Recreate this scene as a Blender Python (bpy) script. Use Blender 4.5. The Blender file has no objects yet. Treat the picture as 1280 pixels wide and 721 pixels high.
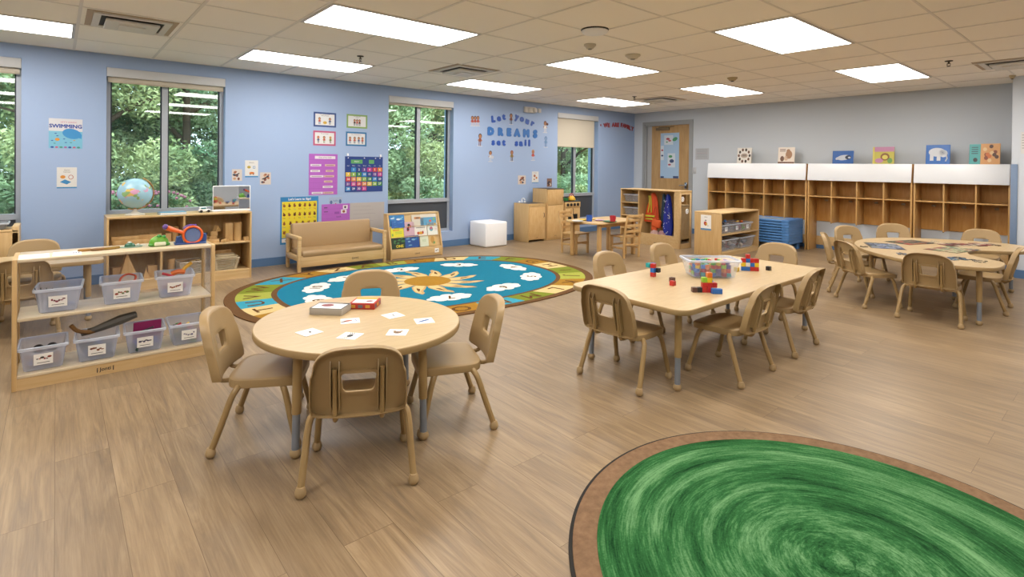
LAMP = 13.5
import bpy, bmesh, math, random
from mathutils import Matrix, Vector
PI = math.pi
random.seed(7)
COL = bpy.context.scene.collection
sin, cos, rad = math.sin, math.cos, math.radians

# ------------------------------------------------------------------ camera geometry (used to measure real positions)
CH = 1.2775
YAW, PITCH, ROLL = 0.8716, -0.006, 0.0102
FPX, PCX, PCY = 671.3, 634.95, 210.62
_fw = Vector((cos(YAW)*cos(PITCH), sin(YAW)*cos(PITCH), sin(PITCH)))
_r0 = Vector((sin(YAW), -cos(YAW), 0)); _u0 = _r0.cross(_fw)
_rt = _r0*cos(ROLL)+_u0*sin(ROLL); _up = -_r0*sin(ROLL)+_u0*cos(ROLL)
CAM = Vector((0, 0, CH))
YA, XB, HC = 7.0, 9.38, 2.40
def ray(x, y): return _fw+_rt*((x-PCX)/FPX)-_up*((y-PCY)/FPX)
def Zp(x, y, z=0.0):
    r = ray(x, y); return CAM+r*((z-CH)/r.z)
def Ap(x, y, Y=YA):
    r = ray(x, y); return CAM+r*(Y/r.y)
def Bp(x, y, X=XB):
    r = ray(x, y); return CAM+r*(X/r.x)

# ------------------------------------------------------------------ mesh builder
class MB:
    def __init__(s): s.v = []; s.f = []; s.mi = []; s.sm = []
    def add(s, vs, fs, mi=0, smooth=False, T=None):
        o = len(s.v)
        if T is None: s.v += [tuple(v) for v in vs]
        else: s.v += [tuple(T @ Vector(v)) for v in vs]
        for k, f in enumerate(fs):
            s.f.append(tuple(i+o for i in f)); s.mi.append(mi[k] if isinstance(mi, list) else mi); s.sm.append(smooth)
        return s
    def box(s, x0, x1, y0, y1, z0, z1, mi=0, b=0.0, T=None, seg=2):
        if b <= 0:
            vs = [(x0,y0,z0),(x1,y0,z0),(x1,y1,z0),(x0,y1,z0),(x0,y0,z1),(x1,y0,z1),(x1,y1,z1),(x0,y1,z1)]
            return s.add(vs, [(0,3,2,1),(4,5,6,7),(0,1,5,4),(1,2,6,5),(2,3,7,6),(3,0,4,7)], mi, False, T)
        bm = bmesh.new(); bmesh.ops.create_cube(bm, size=1)
        for v in bm.verts: v.co = Vector(((x0+x1)/2+v.co.x*(x1-x0), (y0+y1)/2+v.co.y*(y1-y0), (z0+z1)/2+v.co.z*(z1-z0)))
        b = min(b, .49*min(abs(x1-x0), abs(y1-y0), abs(z1-z0)))
        bmesh.ops.bevel(bm, geom=bm.edges[:], offset=b, segments=seg, profile=.5, affect='EDGES')
        bm.verts.index_update()
        s.add([v.co.copy() for v in bm.verts], [tuple(v.index for v in f.verts) for f in bm.faces], mi, True, T); bm.free(); return s
    def cbox(s, c, d, mi=0, b=0.0, rz=0.0, T=None):
        M = Matrix.Translation(Vector(c)) @ Matrix.Rotation(rz, 4, 'Z')
        if T is not None: M = T @ M
        return s.box(-d[0]/2, d[0]/2, -d[1]/2, d[1]/2, -d[2]/2, d[2]/2, mi, b, M)
    def tube(s, pts, r, n=10, mi=0, T=None, cap=True, smoothn=0):
        P = [Vector(p) for p in pts]
        R = list(r) if isinstance(r, (list, tuple)) else [r]*len(P)
        if smoothn:
            Q = []; RR = []
            for i in range(len(P)-1):
                a = P[max(i-1, 0)]; b = P[i]; c = P[i+1]; d = P[min(i+2, len(P)-1)]
                for k in range(smoothn):
                    t = k/smoothn
                    Q.append(.5*((2*b)+(c-a)*t+(2*a-5*b+4*c-d)*t*t+(3*b-a-3*c+d)*t**3)); RR.append(R[i]*(1-t)+R[i+1]*t)
            Q.append(P[-1]); RR.append(R[-1]); P, R = Q, RR
        vs = []; fs = []; u = None
        for i, p in enumerate(P):
            t = (P[min(i+1, len(P)-1)]-P[max(i-1, 0)]).normalized()
            if u is None:
                u = t.orthogonal().normalized()
            u = (u-t*u.dot(t)).normalized(); w = t.cross(u)
            for k in range(n):
                a = 2*PI*k/n; vs.append(p+(u*cos(a)+w*sin(a))*R[i])
        for i in range(len(P)-1):
            for k in range(n):
                a = i*n+k; b = i*n+(k+1) % n; fs.append((a, b, b+n, a+n))
        if cap: fs += [tuple(reversed(range(n))), tuple(range((len(P)-1)*n, len(P)*n))]
        return s.add(vs, fs, mi, True, T)
    def lathe(s, prof, n=24, mi=0, T=None, sx=1.0, sy=1.0):
        vs = []; fs = []
        for (r, z) in prof:
            for k in range(n):
                a = 2*PI*k/n; vs.append((r*cos(a)*sx, r*sin(a)*sy, z))
        m = len(prof)
        for i in range(m-1):
            for k in range(n):
                a = i*n+k; b = i*n+(k+1) % n; fs.append((a, b, b+n, a+n))
        if prof[0][0] > 1e-6: fs.append(tuple(reversed(range(n))))
        if prof[-1][0] > 1e-6: fs.append(tuple(range((m-1)*n, m*n)))
        return s.add(vs, fs, mi, True, T)
    def ball(s, c, r, mi=0, T=None, sc=(1, 1, 1), n=14):
        prof = [(max(1e-7, r*sin(PI*k/(n//2+2))), -r*cos(PI*k/(n//2+2))) for k in range(n//2+3)]
        M = Matrix.Translation(Vector(c)) @ Matrix.Diagonal((sc[0], sc[1], sc[2], 1))
        if T is not None: M = T @ M
        return s.lathe(prof, n, mi, M)
    def prism(s, o, z0, z1, mi=0, mside=None, r=0.0, T=None, caps=True):
        """outline o (ccw) extruded from z0 to z1, edges eased by r"""
        n = len(o)
        if mside is None: mside = mi
        def inset(d):
            if d == 0: return [Vector(p) for p in o]
            out = []
            for i in range(n):
                a = Vector(o[i-1]); b = Vector(o[i]); c = Vector(o[(i+1) % n])
                e1 = (b-a).normalized() if (b-a).length > 1e-9 else Vector((1, 0)); e2 = (c-b).normalized() if (c-b).length > 1e-9 else e1
                nn = Vector((-(e1.y+e2.y), e1.x+e2.x))
                nn = nn.normalized() if nn.length > 1e-6 else Vector((0, 0)); out.append(b+nn*d)
            return out
        L = [(0, z0), (0, z1)] if r <= 0 else [(r, z0), (r*.3, z0+r*.3), (0, z0+r), (0, z1-r), (r*.3, z1-r*.3), (r, z1)]
        vs = []; fs = []; mm = []
        for d, z in L: vs += [(p.x, p.y, z) for p in inset(d)]
        for i in range(len(L)-1):
            for k in range(n):
                a = i*n+k; b = i*n+(k+1) % n; fs.append((a, b, b+n, a+n)); mm.append(mside)
        o0 = len(s.f); s.add(vs, fs, mm, r > 0, T)
        if caps:
            m = len(L)
            s.add(vs[:n], [tuple(reversed(range(n)))], mi, False, T); s.add(vs[(m-1)*n:], [tuple(range(n))], mi, False, T)
        return s
    def rings(s, R, mi=0, closed=True, T=None, smooth=True, loop=False):
        n = len(R[0]); vs = [p for r_ in R for p in r_]; fs = []; m = len(R)
        for i in range(m if loop else m-1):
            j = (i+1) % m
            for k in range(n if closed else n-1):
                fs.append((i*n+k, i*n+(k+1) % n, j*n+(k+1) % n, j*n+k))
        return s.add(vs, fs, mi, smooth, T)
    def quad(s, a, b, c, d, mi=0, T=None): return s.add([a, b, c, d], [(0, 1, 2, 3)], mi, False, T)
    def text(s, txt, size, mi=0, T=None, depth=0.0, bold=0.0, ax='CENTER', res=2, sx=1.0):
        vs, fs = text_geo(txt, size, depth, 0, ax, res)
        M = Matrix.Diagonal((sx, 1, 1, 1))
        if T is not None: M = T @ M
        offs = [(0, 0)] if bold <= 0 else [(0, 0)]+[(bold*cos(PI*k/4), bold*sin(PI*k/4)) for k in range(8)]
        for i, (dx, dy) in enumerate(offs): s.add([(x+dx, y+dy, z+.00003*i*(1 if z > 0 else 1)) for x, y, z in vs], fs, mi, False, M)
        return s
    def obj(s, name, mats, parent=None, loc=None, rz=None, **pr):
        me = bpy.data.meshes.new(name); me.from_pydata(s.v, [], s.f)
        if not isinstance(mats, (list, tuple)): mats = [mats]
        for m in mats: me.materials.append(m)
        me.polygons.foreach_set('material_index', s.mi); me.polygons.foreach_set('use_smooth', s.sm)
        me.validate(verbose=False); me.update()
        if any(s.sm):
            try: me.set_sharp_from_angle(angle=rad(40))
            except Exception: pass
        o = bpy.data.objects.new(name, me); COL.objects.link(o)
        if parent is not None: o.parent = parent
        if loc is not None: o.location = loc
        if rz is not None: o.rotation_euler = (0, 0, rz)
        props(o, **pr); return o

def props(o, label=None, cat=None, group=None, kind=None):
    if label: o['label'] = label
    if cat: o['category'] = cat
    if group: o['group'] = group
    if kind: o['kind'] = kind
    return o
_tc = {}
def text_geo(txt, size, depth, bold, ax, res):
    key = (txt, depth/size if size else 0, bold/size, ax, res)
    if key not in _tc:
        cu = bpy.data.curves.new('t', 'FONT'); cu.body = txt; cu.size = 1.0; cu.extrude = depth/size; cu.offset = bold/size
        cu.align_x = ax; cu.align_y = 'CENTER'; cu.resolution_u = res
        o = bpy.data.objects.new('t', cu); COL.objects.link(o)
        dg = bpy.context.evaluated_depsgraph_get(); me = o.evaluated_get(dg).to_mesh()
        _tc[key] = ([tuple(v.co) for v in me.vertices], [tuple(p.vertices) for p in me.polygons])
        bpy.data.objects.remove(o); bpy.data.curves.remove(cu)
    vs, fs = _tc[key]
    return [(x*size, y*size, z*size) for x, y, z in vs], fs
def empty(name, label, cat, loc=(0, 0, 0), rz=0.0, group=None, kind=None):
    o = bpy.data.objects.new(name, None); COL.objects.link(o); o.empty_display_size = .1
    o.location = loc; o.rotation_euler = (0, 0, rz); props(o, label, cat, group, kind); return o
KIDS = {}
def copy_tree(o, loc=None, rz=None, label=None, parent=None, scale=None):
    c = o.copy(); COL.objects.link(c)
    if parent is not None: c.parent = parent
    if loc is not None: c.location = loc
    if rz is not None: c.rotation_euler = (0, 0, rz)
    if scale: c.scale = (scale, scale, scale)
    if label: c['label'] = label
    for ch in [k for k in bpy.data.objects if k.parent == o]: copy_tree(ch, parent=c)
    return c
def TR(x=0, y=0, z=0, rx=0, ry=0, rz=0):
    return Matrix.Translation((x, y, z)) @ Matrix.Rotation(rz, 4, 'Z') @ Matrix.Rotation(ry, 4, 'Y') @ Matrix.Rotation(rx, 4, 'X')
def onwallA(x, z, off=0.0, rot=0.0):   # local x -> world +X, local y -> world +Z, local z -> towards the room (-Y)
    return Matrix.Translation((x, YA-off, z)) @ Matrix.Rotation(PI/2, 4, 'X') @ Matrix.Rotation(rot, 4, 'Z')
def onwallB(y, z, X=XB, off=0.002):      # local x -> world -Y, local y -> +Z, local z -> -X
    M = Matrix(((0, 0, -1, X-off), (-1, 0, 0, y), (0, 1, 0, z), (0, 0, 0, 1))); return M
def rrect(x0, x1, y0, y1, r, n=6):
    o = []
    for cx, cy, a0 in ((x1-r, y0+r, -90), (x1-r, y1-r, 0), (x0+r, y1-r, 90), (x0+r, y0+r, 180)):
        for k in range(n+1):
            a = rad(a0+90*k/n); o.append((cx+r*cos(a), cy+r*sin(a)))
    return o
def superell(a, b, n, m=96, rot=0.0, cx=0, cy=0):
    o = []
    for k in range(m):
        t = 2*PI*k/m; c, s_ = cos(t), sin(t)
        x = a*math.copysign(abs(c)**(2/n), c); y = b*math.copysign(abs(s_)**(2/n), s_)
        o.append((cx+x*cos(rot)-y*sin(rot), cy+x*sin(rot)+y*cos(rot)))
    return o

# ------------------------------------------------------------------ materials
KA = .80   # paint swatches read off the photo are lit values; the paints themselves are this much darker
def lin(h, k=1.0):
    h = h.lstrip('#'); o = []
    for i in (0, 2, 4):
        c = int(h[i:i+2], 16)/255; o.append(c/12.92 if c <= .04045 else ((c+.055)/1.055)**2.4)
    return (o[0]*k, o[1]*k, o[2]*k, 1)
FULL = ('acoustic_ceiling_tile', 'ceiling_grid_bar', 'white_plastic', 'white_paper', 'mirror_silver', 'light_diffuser', 'white_polythene', 'white_header')
def pbr(name, col, rough=.5, metal=0.0, spec=.5, bump=0.0, bscale=60, var=0.0, vscale=6, emit=None, es=0, coat=0, sheen=0):
    m = bpy.data.materials.new(name); m.use_nodes = True; nt = m.node_tree; b = nt.nodes['Principled BSDF']
    c = lin(col, KA if name not in FULL else 1) if isinstance(col, str) else (*col, 1)
    b.inputs['Base Color'].default_value = c; b.inputs['Roughness'].default_value = rough; b.inputs['Metallic'].default_value = metal
    b.inputs['Specular IOR Level'].default_value = spec
    if coat: b.inputs['Coat Weight'].default_value = coat
    if sheen: b.inputs['Sheen Weight'].default_value = sheen
    if emit: b.inputs['Emission Color'].default_value = lin(emit); b.inputs['Emission Strength'].default_value = es
    N = nt.nodes.new; L = nt.links.new
    if var or bump:
        tc = N('ShaderNodeTexCoord')
    if var:
        n = N('ShaderNodeTexNoise'); n.inputs['Scale'].default_value = vscale; n.inputs['Detail'].default_value = 4; L(tc.outputs['Object'], n.inputs['Vector'])
        mx = N('ShaderNodeMix'); mx.data_type = 'RGBA'; mx.inputs[6].default_value = tuple(v*(1-var) for v in c[:3])+(1,)
        mx.inputs[7].default_value = tuple(min(1, v*(1+var)) for v in c[:3])+(1,); L(n.outputs['Fac'], mx.inputs[0]); L(mx.outputs[2], b.inputs['Base Color'])
    if bump:
        n2 = N('ShaderNodeTexNoise'); n2.inputs['Scale'].default_value = bscale; n2.inputs['Detail'].default_value = 3; L(tc.outputs['Object'], n2.inputs['Vector'])
        bp = N('ShaderNodeBump'); bp.inputs['Strength'].default_value = bump; bp.inputs['Distance'].default_value = .005
        L(n2.outputs['Fac'], bp.inputs['Height']); L(bp.outputs['Normal'], b.inputs['Normal'])
    return m
def wood(name, c1, c2, rough=.42, stretch=(1.2, 14, 14), scale=3.0, spec=.4):
    m = bpy.data.materials.new(name); m.use_nodes = True; nt = m.node_tree; b = nt.nodes['Principled BSDF']; N = nt.nodes.new; L = nt.links.new
    tc = N('ShaderNodeTexCoord'); mp = N('ShaderNodeMapping'); mp.inputs['Scale'].default_value = stretch; L(tc.outputs['Object'], mp.inputs['Vector'])
    n = N('ShaderNodeTexNoise'); n.inputs['Scale'].default_value = scale; n.inputs['Detail'].default_value = 6; n.inputs['Distortion'].default_value = .6; L(mp.outputs[0], n.inputs['Vector'])
    r = N('ShaderNodeValToRGB'); r.color_ramp.elements[0].position = .3; r.color_ramp.elements[1].position = .72
    r.color_ramp.elements[0].color = lin(c1, KA); r.color_ramp.elements[1].color = lin(c2, KA); L(n.outputs['Fac'], r.inputs[0]); L(r.outputs[0], b.inputs['Base Color'])
    b.inputs['Roughness'].default_value = rough; b.inputs['Specular IOR Level'].default_value = spec
    return m
def fresnel_node(nt, ior):
    N = nt.nodes.new; L = nt.links.new; g = N('ShaderNodeNewGeometry'); m = N('ShaderNodeMix'); m.data_type = 'FLOAT'
    L(g.outputs['Backfacing'], m.inputs[0]); m.inputs[2].default_value = ior; m.inputs[3].default_value = 1/ior
    f = N('ShaderNodeFresnel'); L(m.outputs[0], f.inputs[0]); return f
def clearmat(name, col, alpha, rough=.08, spec=.5, tl=0.0):
    """clear or milky plastic: mostly lets light straight through, tinted, with a glossy skin"""
    m = bpy.data.materials.new(name); m.use_nodes = True; nt = m.node_tree; N = nt.nodes.new; L = nt.links.new; nt.nodes.clear()
    out = N('ShaderNodeOutputMaterial'); tr = N('ShaderNodeBsdfTransparent'); pb = N('ShaderNodeBsdfPrincipled'); mx = N('ShaderNodeMixShader')
    tr.inputs[0].default_value = (.96, .97, 1, 1)
    pb.inputs['Base Color'].default_value = lin(col); pb.inputs['Roughness'].default_value = rough; pb.inputs['Specular IOR Level'].default_value = spec
    fr = fresnel_node(nt, 1.45); ad = N('ShaderNodeMath'); ad.operation = 'MAXIMUM'; ad.inputs[1].default_value = alpha
    L(fr.outputs[0], ad.inputs[0]); L(ad.outputs[0], mx.inputs[0]); L(tr.outputs[0], mx.inputs[1]); L(pb.outputs[0], mx.inputs[2]); L(mx.outputs[0], out.inputs[0])
    if tl:
        t2 = N('ShaderNodeBsdfTranslucent'); t2.inputs[0].default_value = lin(col); m2 = N('ShaderNodeMixShader'); m2.inputs[0].default_value = tl; L(pb.outputs[0], m2.inputs[1]); L(t2.outputs[0], m2.inputs[2]); L(m2.outputs[0], mx.inputs[2])
    return m
_pc = {}
def paint(h, rough=.55):
    k = (h, rough)
    if k not in _pc: _pc[k] = pbr('colour_'+h.strip('#'), h, rough)
    return _pc[k]
# ================================================================== materials of the place
M_wallA = pbr('blue_wall_paint', '#A5BDE4', .6, bump=.05, bscale=180)
M_wallB = pbr('pale_grey_blue_paint', '#D0DAE6', .6, bump=.05, bscale=180)
M_wallW = pbr('pale_white_blue_paint', '#DBE4F0', .6, bump=.05, bscale=180)
M_base = pbr('blue_rubber_baseboard', '#5B80AE', .45)
M_frame = pbr('window_aluminium', '#B9C0CB', .45, metal=.2)
M_dark = pbr('dark_gasket', '#2B3442', .5)
M_spandrel = pbr('smoked_lower_panel', '#4C525B', .35)
M_maple = wood('maple_laminate', '#D6B37C', '#E3C494', .38)
M_mapleV = wood('maple_laminate_upright', '#D2AC72', '#E1BF8A', .4, stretch=(14, 14, 1.2))
M_birch = wood('birch_door_face', '#DAB074', '#E7C48E', .42, stretch=(7, 7, 2), scale=4)
M_cubby = wood('cubby_birch', '#C98F45', '#DBA75E', .4, stretch=(9, 9, 1.2), scale=3)
M_edge = wood('maple_edge', '#B98F55', '#CDA56C', .45)
M_tabletop = wood('tabletop_laminate', '#C4AA80', '#D3BA90', .33, stretch=(2, 16, 2), scale=4)
M_tedge = pbr('tan_edge_band', '#A98D60', .5)
M_tan = pbr('tan_plastic', '#AE9266', .42, bump=.03, bscale=400, var=.03)
M_tanleg = pbr('tan_powder_coat', '#A88B5C', .35)
M_silver = pbr('grey_metal_leg', '#9098A4', .35, metal=.25)
M_white = pbr('white_plastic', '#EDEEF0', .4)
M_paper = pbr('white_paper', '#ECECEA', .8)
M_black = pbr('black_plastic', '#1B1C1E', .4)
M_ink = pbr('dark_ink', '#24262B', .7)

def floor_mat():
    m = bpy.data.materials.new('oak_vinyl_planks'); m.use_nodes = True; nt = m.node_tree; b = nt.nodes['Principled BSDF']; N = nt.nodes.new; L = nt.links.new
    tc = N('ShaderNodeTexCoord'); mp = N('ShaderNodeMapping'); mp.inputs['Rotation'].default_value = (0, 0, rad(90)); L(tc.outputs['Object'], mp.inputs[0])
    br = N('ShaderNodeTexBrick'); br.offset = .37; br.inputs['Scale'].default_value = 1.0; br.inputs['Brick Width'].default_value = 1.25; br.inputs['Row Height'].default_value = .185
    br.inputs['Mortar Size'].default_value = .0012; br.inputs['Mortar Smooth'].default_value = .6; br.inputs['Bias'].default_value = 0
    br.inputs['Color1'].default_value = (0, 0, 0, 1); br.inputs['Color2'].default_value = (1, 1, 1, 1); br.inputs['Mortar'].default_value = (.5, .5, .5, 1); L(mp.outputs[0], br.inputs['Vector'])
    # per plank offset of the grain
    sep = N('ShaderNodeVectorMath'); sep.operation = 'SCALE'; sep.inputs['Scale'].default_value = 7.0; L(br.outputs['Color'], sep.inputs[0])
    ad = N('ShaderNodeVectorMath'); ad.operation = 'ADD'; L(mp.outputs[0], ad.inputs[0]); L(sep.outputs[0], ad.inputs[1])
    m2 = N('ShaderNodeMapping'); m2.inputs['Scale'].default_value = (.7, 7.5, 1); L(ad.outputs[0], m2.inputs[0])
    n1 = N('ShaderNodeTexNoise'); n1.inputs['Scale'].default_value = 2.4; n1.inputs['Detail'].default_value = 9; n1.inputs['Roughness'].default_value = .62; n1.inputs['Distortion'].default_value = 1.4; L(m2.outputs[0], n1.inputs['Vector'])
    m3 = N('ShaderNodeMapping'); m3.inputs['Scale'].default_value = (2, 60, 1); L(ad.outputs[0], m3.inputs[0])
    n2 = N('ShaderNodeTexNoise'); n2.inputs['Scale'].default_value = 3; n2.inputs['Detail'].default_value = 5; L(m3.outputs[0], n2.inputs['Vector'])
    r = N('ShaderNodeValToRGB'); e = r.color_ramp.elements; e[0].position = .28; e[0].color = lin('#776652'); e[1].position = .7; e[1].color = lin('#A08B6E')
    k = e.new(.48); k.color = lin('#8C775C'); L(n1.outputs['Fac'], r.inputs[0])
    mxa = N('ShaderNodeMix'); mxa.data_type = 'RGBA'; mxa.blend_type = 'MULTIPLY'; mxa.inputs[0].default_value = .35
    r2 = N('ShaderNodeValToRGB'); r2.color_ramp.elements[0].position = .3; r2.color_ramp.elements[0].color = (.55, .52, .5, 1); r2.color_ramp.elements[1].position = .6; r2.color_ramp.elements[1].color = (1, 1, 1, 1)
    L(n2.outputs['Fac'], r2.inputs[0]); L(r.outputs[0], mxa.inputs[6]); L(r2.outputs[0], mxa.inputs[7])
    # plank tone
    mxb = N('ShaderNodeMix'); mxb.data_type = 'RGBA'; mxb.blend_type = 'MULTIPLY'; mxb.inputs[0].default_value = 1
    r3 = N('ShaderNodeValToRGB'); r3.color_ramp.elements[0].color = (.86, .85, .84, 1); r3.color_ramp.elements[1].color = (1.06, 1.05, 1.03, 1); L(br.outputs['Color'], r3.inputs[0])
    L(mxa.outputs[2], mxb.inputs[6]); L(r3.outputs[0], mxb.inputs[7])
    mxc = N('ShaderNodeMix'); mxc.data_type = 'RGBA'; mxc.inputs[7].default_value = lin('#5E4A33'); L(br.outputs['Fac'], mxc.inputs[0]); L(mxb.outputs[2], mxc.inputs[6])
    L(mxc.outputs[2], b.inputs['Base Color'])
    rr = N('ShaderNodeMapRange'); rr.inputs[3].default_value = .3; rr.inputs[4].default_value = .46; L(n1.outputs['Fac'], rr.inputs[0]); L(rr.outputs[0], b.inputs['Roughness'])
    b.inputs['Specular IOR Level'].default_value = .5
    bp = N('ShaderNodeBump'); bp.inputs['Strength'].default_value = .12; bp.inputs['Distance'].default_value = .003; L(n2.outputs['Fac'], bp.inputs['Height']); L(bp.outputs[0], b.inputs['Normal'])
    return m
M_floor = floor_mat()
M_ceil = pbr('acoustic_ceiling_tile', '#FAF5EC', .85, bump=.25, bscale=220)
M_tbar = pbr('ceiling_grid_bar', '#E3DED6', .5)

XL, YR = -2.6, -2.6      # the room behind the camera ends here
def struct(mb, name, mats, parent=None): return mb.obj(name, mats, parent, kind='structure')
mb = MB(); mb.quad((XL, YR, 0), (XB, YR, 0), (XB, YA, 0), (XL, YA, 0)); struct(mb, 'floor', M_floor)
mb = MB(); mb.box(XL, XB, YR, YA, HC, HC+.08); struct(mb, 'ceiling', M_ceil)
# ceiling grid
TILE = .66446; LX0, LY0 = 1.4936, 1.7082; LW, LD = 1.262, .592
GX0 = LX0-(2*TILE-LW)/2; GY0 = LY0-(TILE-LD)/2
mb = MB(); k = -7
xs = [GX0+i*TILE for i in range(-7, 14) if XL < GX0+i*TILE < XB]; ys = [GY0+i*TILE for i in range(-8, 10) if YR < GY0+i*TILE < YA]
for x in xs: mb.box(x-.011, x+.011, YR, YA, HC-.004, HC+.01)
for y in ys: mb.box(XL, XB, y-.008, y+.008, HC-.003, HC+.01)
struct(mb, 'trim_1', M_tbar)

# wall A (left in the picture), four window openings
WT = .26
WINS = [(-1.385, -.262, .24), (.398, 1.522, .24), (3.642, 4.762, .24), (7.075, 8.215, .24)]
WTOP = 2.262
mb = MB(); xprev = XL
for (a, b, zb) in WINS:
    mb.box(xprev, a, YA, YA+WT, 0, HC); mb.box(a, b, YA, YA+WT, 0, zb); mb.box(a, b, YA, YA+WT, WTOP, HC); xprev = b
mb.box(xprev, XB, YA, YA+WT, 0, HC); struct(mb, 'wall_left', M_wallA)
mb = MB(); DY0, DY1, DZ = Bp(863, 200).y, Bp(806, 200).y, 2.15
mb.box(XB, XB+.2, YR, DY0, 0, HC); mb.box(XB, XB+.2, DY1, YA+WT, 0, HC); mb.box(XB, XB+.2, DY0, DY1, DZ, HC); struct(mb, 'wall_back', M_wallB)
PX, PY = 8.75, Bp(1265.3, 150, 8.75).y
mb = MB(); mb.box(PX, XB, YR, PY, 0, HC); struct(mb, 'wall_pillar', M_wallW)
mb = MB(); mb.box(XL-.1, XL, YR, YA+WT, 0, HC); struct(mb, 'wall_front', M_wallW)
mb = MB(); mb.box(XL, XB, YR-.1, YR, 0, HC); struct(mb, 'wall_right', M_wallW)
# baseboards
mb = MB(); mb.box(XL, XB, YA-.008, YA, 0, .1); struct(mb, 'baseboard_left', M_base)
mb = MB(); mb.box(XB-.008, XB, PY, DY0-.06, 0, .1); mb.box(XB-.008, XB, DY1+.06, YA-.008, 0, .1); struct(mb, 'baseboard_back', M_base)
mb = MB(); mb.box(PX-.008, PX, YR, PY, 0, .1); struct(mb, 'baseboard_right', M_base)
mb = MB(); y1 = PY+.006; y0 = y1-.062
mb.box(PX-.012, PX-.001, y0, y1, .1, 1.352, b=.003); mb.box(PX-.012, PX+.05, PY, y1, .1, 1.352, b=.003)
mb.obj('corner_guard', pbr('blue_corner_guard', '#7C93B4', .5), label='blue-grey corner guard on the pale pillar right of the coat cubbies', cat='corner guard')

def glass_mat():
    m = bpy.data.materials.new('window_glass'); m.use_nodes = True; nt = m.node_tree; N = nt.nodes.new; L = nt.links.new; nt.nodes.clear()
    o = N('ShaderNodeOutputMaterial'); t = N('ShaderNodeBsdfTransparent'); g = N('ShaderNodeBsdfGlossy'); g.inputs['Roughness'].default_value = .0
    t.inputs[0].default_value = (.84, .93, .92, 1); f = fresnel_node(nt, 1.5)
    mu = N('ShaderNodeMath'); mu.operation = 'MULTIPLY'; mu.inputs[1].default_value = 1.6; mx = N('ShaderNodeMixShader')
    L(f.outputs[0], mu.inputs[0]); L(mu.outputs[0], mx.inputs[0]); L(t.outputs[0], mx.inputs[1]); L(g.outputs[0], mx.inputs[2]); L(mx.outputs[0], o.inputs[0]); return m
M_glass = glass_mat()
YG = YA+.13
for wi, (a, b, zb) in enumerate(WINS):
    w = empty('window_%d' % (wi+1), None, None, ((a+b)/2, YG, zb), kind='structure')
    hw = (b-a)/2; top = WTOP-zb; sill = .735-zb; mx_ = -.0 if wi else .02
    mu = (-.03 if wi in (1, ) else (-.01 if wi == 2 else .0))
    mb = MB(); fw_ = .04
    mb.box(-hw, -hw+fw_, -.035, .035, 0, top); mb.box(hw-fw_, hw, -.035, .035, 0, top); mb.box(-hw+fw_, hw-fw_, -.034, .034, top-fw_, top)
    mb.box(-hw+fw_, hw-fw_, -.034, .034, 0, .04); mb.box(-hw+.001, hw-.001, -.045, .036, sill-.035, sill+.02); mb.box(mu-.028, mu+.028, -.033, .033, sill+.02, top-fw_)
    struct(mb, 'window_frame', M_frame, w)
    mb = MB()
    for x in (-hw+fw_, hw-fw_-.012, mu-.028-.012, mu+.028): mb.box(x, x+.012, -.02, .012, sill+.02, top-fw_)
    struct(mb, 'window_gasket', M_dark, w)
    for (xa, xb_) in ((-hw+fw_, mu-.028), (mu+.028, hw-fw_)):
        mb = MB(); mb.box(xa, xb_, -.003, .003, sill+.02, top-fw_); struct(mb, 'window_pane', M_glass, w)
    mb = MB(); mb.box(-hw+fw_, hw-fw_, -.02, .02, .04, sill-.035); struct(mb, 'window_lower_panel', M_spandrel, w)
# roller shades: a fascia box at the top of each opening, one shade pulled part of the way down
M_fascia = pbr('shade_fascia', '#D6D9DD', .5); M_hem = pbr('hem_bar', '#C9BDA8', .5); M_shade = pbr('cream_shade_cloth', '#D9D1C0', .8, bump=.2, bscale=500)
for wi, (a, b, zb) in enumerate(WINS):
    lab = ['leftmost window', 'window behind the globe', 'window beside the calendar chart', 'far window near the corner']
    bl = empty('roller_blind', ('cream roller blind pulled half down on the ' if wi == 3 else 'roller blind rolled up inside its pale box over the ')+lab[wi], 'blind', ((a+b)/2, YA+.05, WTOP-.09), group='roller blinds over the windows')
    hw = (b-a)/2-.002
    mb = MB(); mb.box(-hw, hw, -.055, .02, -.005, .088, b=.003); mb.obj('blind_cassette', M_fascia, bl)
    drop = .52 if wi == 3 else (.045 if wi < 2 else .02)
    mb = MB(); mb.box(-hw+.012, hw-.085 if wi == 3 else hw-.012, -.012, -.009, -drop, 0); mb.obj('blind_cloth', M_shade, bl)
    mb = MB(); mb.box(-hw+.012, hw-.085 if wi == 3 else hw-.012, -.018, -.004, -drop-.018, -drop, b=.003); mb.obj('blind_hem_bar', M_hem, bl)

# door in the back wall
d = empty('door_1', None, None, (XB, (DY0+DY1)/2, 0), kind='structure'); hw = (DY1-DY0)/2
M_dframe = pbr('grey_door_frame', '#A5A9AC', .45); M_oak = wood('door_oak_veneer', '#B08B5C', '#C8A572', .4, stretch=(10, 6, .9), scale=3)
mb = MB()
for sy in (-1, 1): mb.box(-.015, .1, sy*hw-(.05 if sy < 0 else 0), sy*hw+(.0 if sy < 0 else .05), 0, DZ+.05)
mb.box(-.0145, .1, -hw, hw, DZ, DZ+.05)
for sy in (-1, 1): mb.box(.0, .12, sy*hw-(0 if sy < 0 else .035), sy*hw+(.035 if sy < 0 else 0), 0, DZ)
mb.box(.0, .12, -hw+.035, hw-.035, DZ-.035, DZ); struct(mb, 'door_frame', M_dframe, d)
LY1 = Bp(813.5, 200).y-(DY0+DY1)/2
mb = MB(); mb.box(.03, .075, -hw+.036, LY1, .01, DZ-.037); struct(mb, 'door_leaf', M_oak, d)
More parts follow.
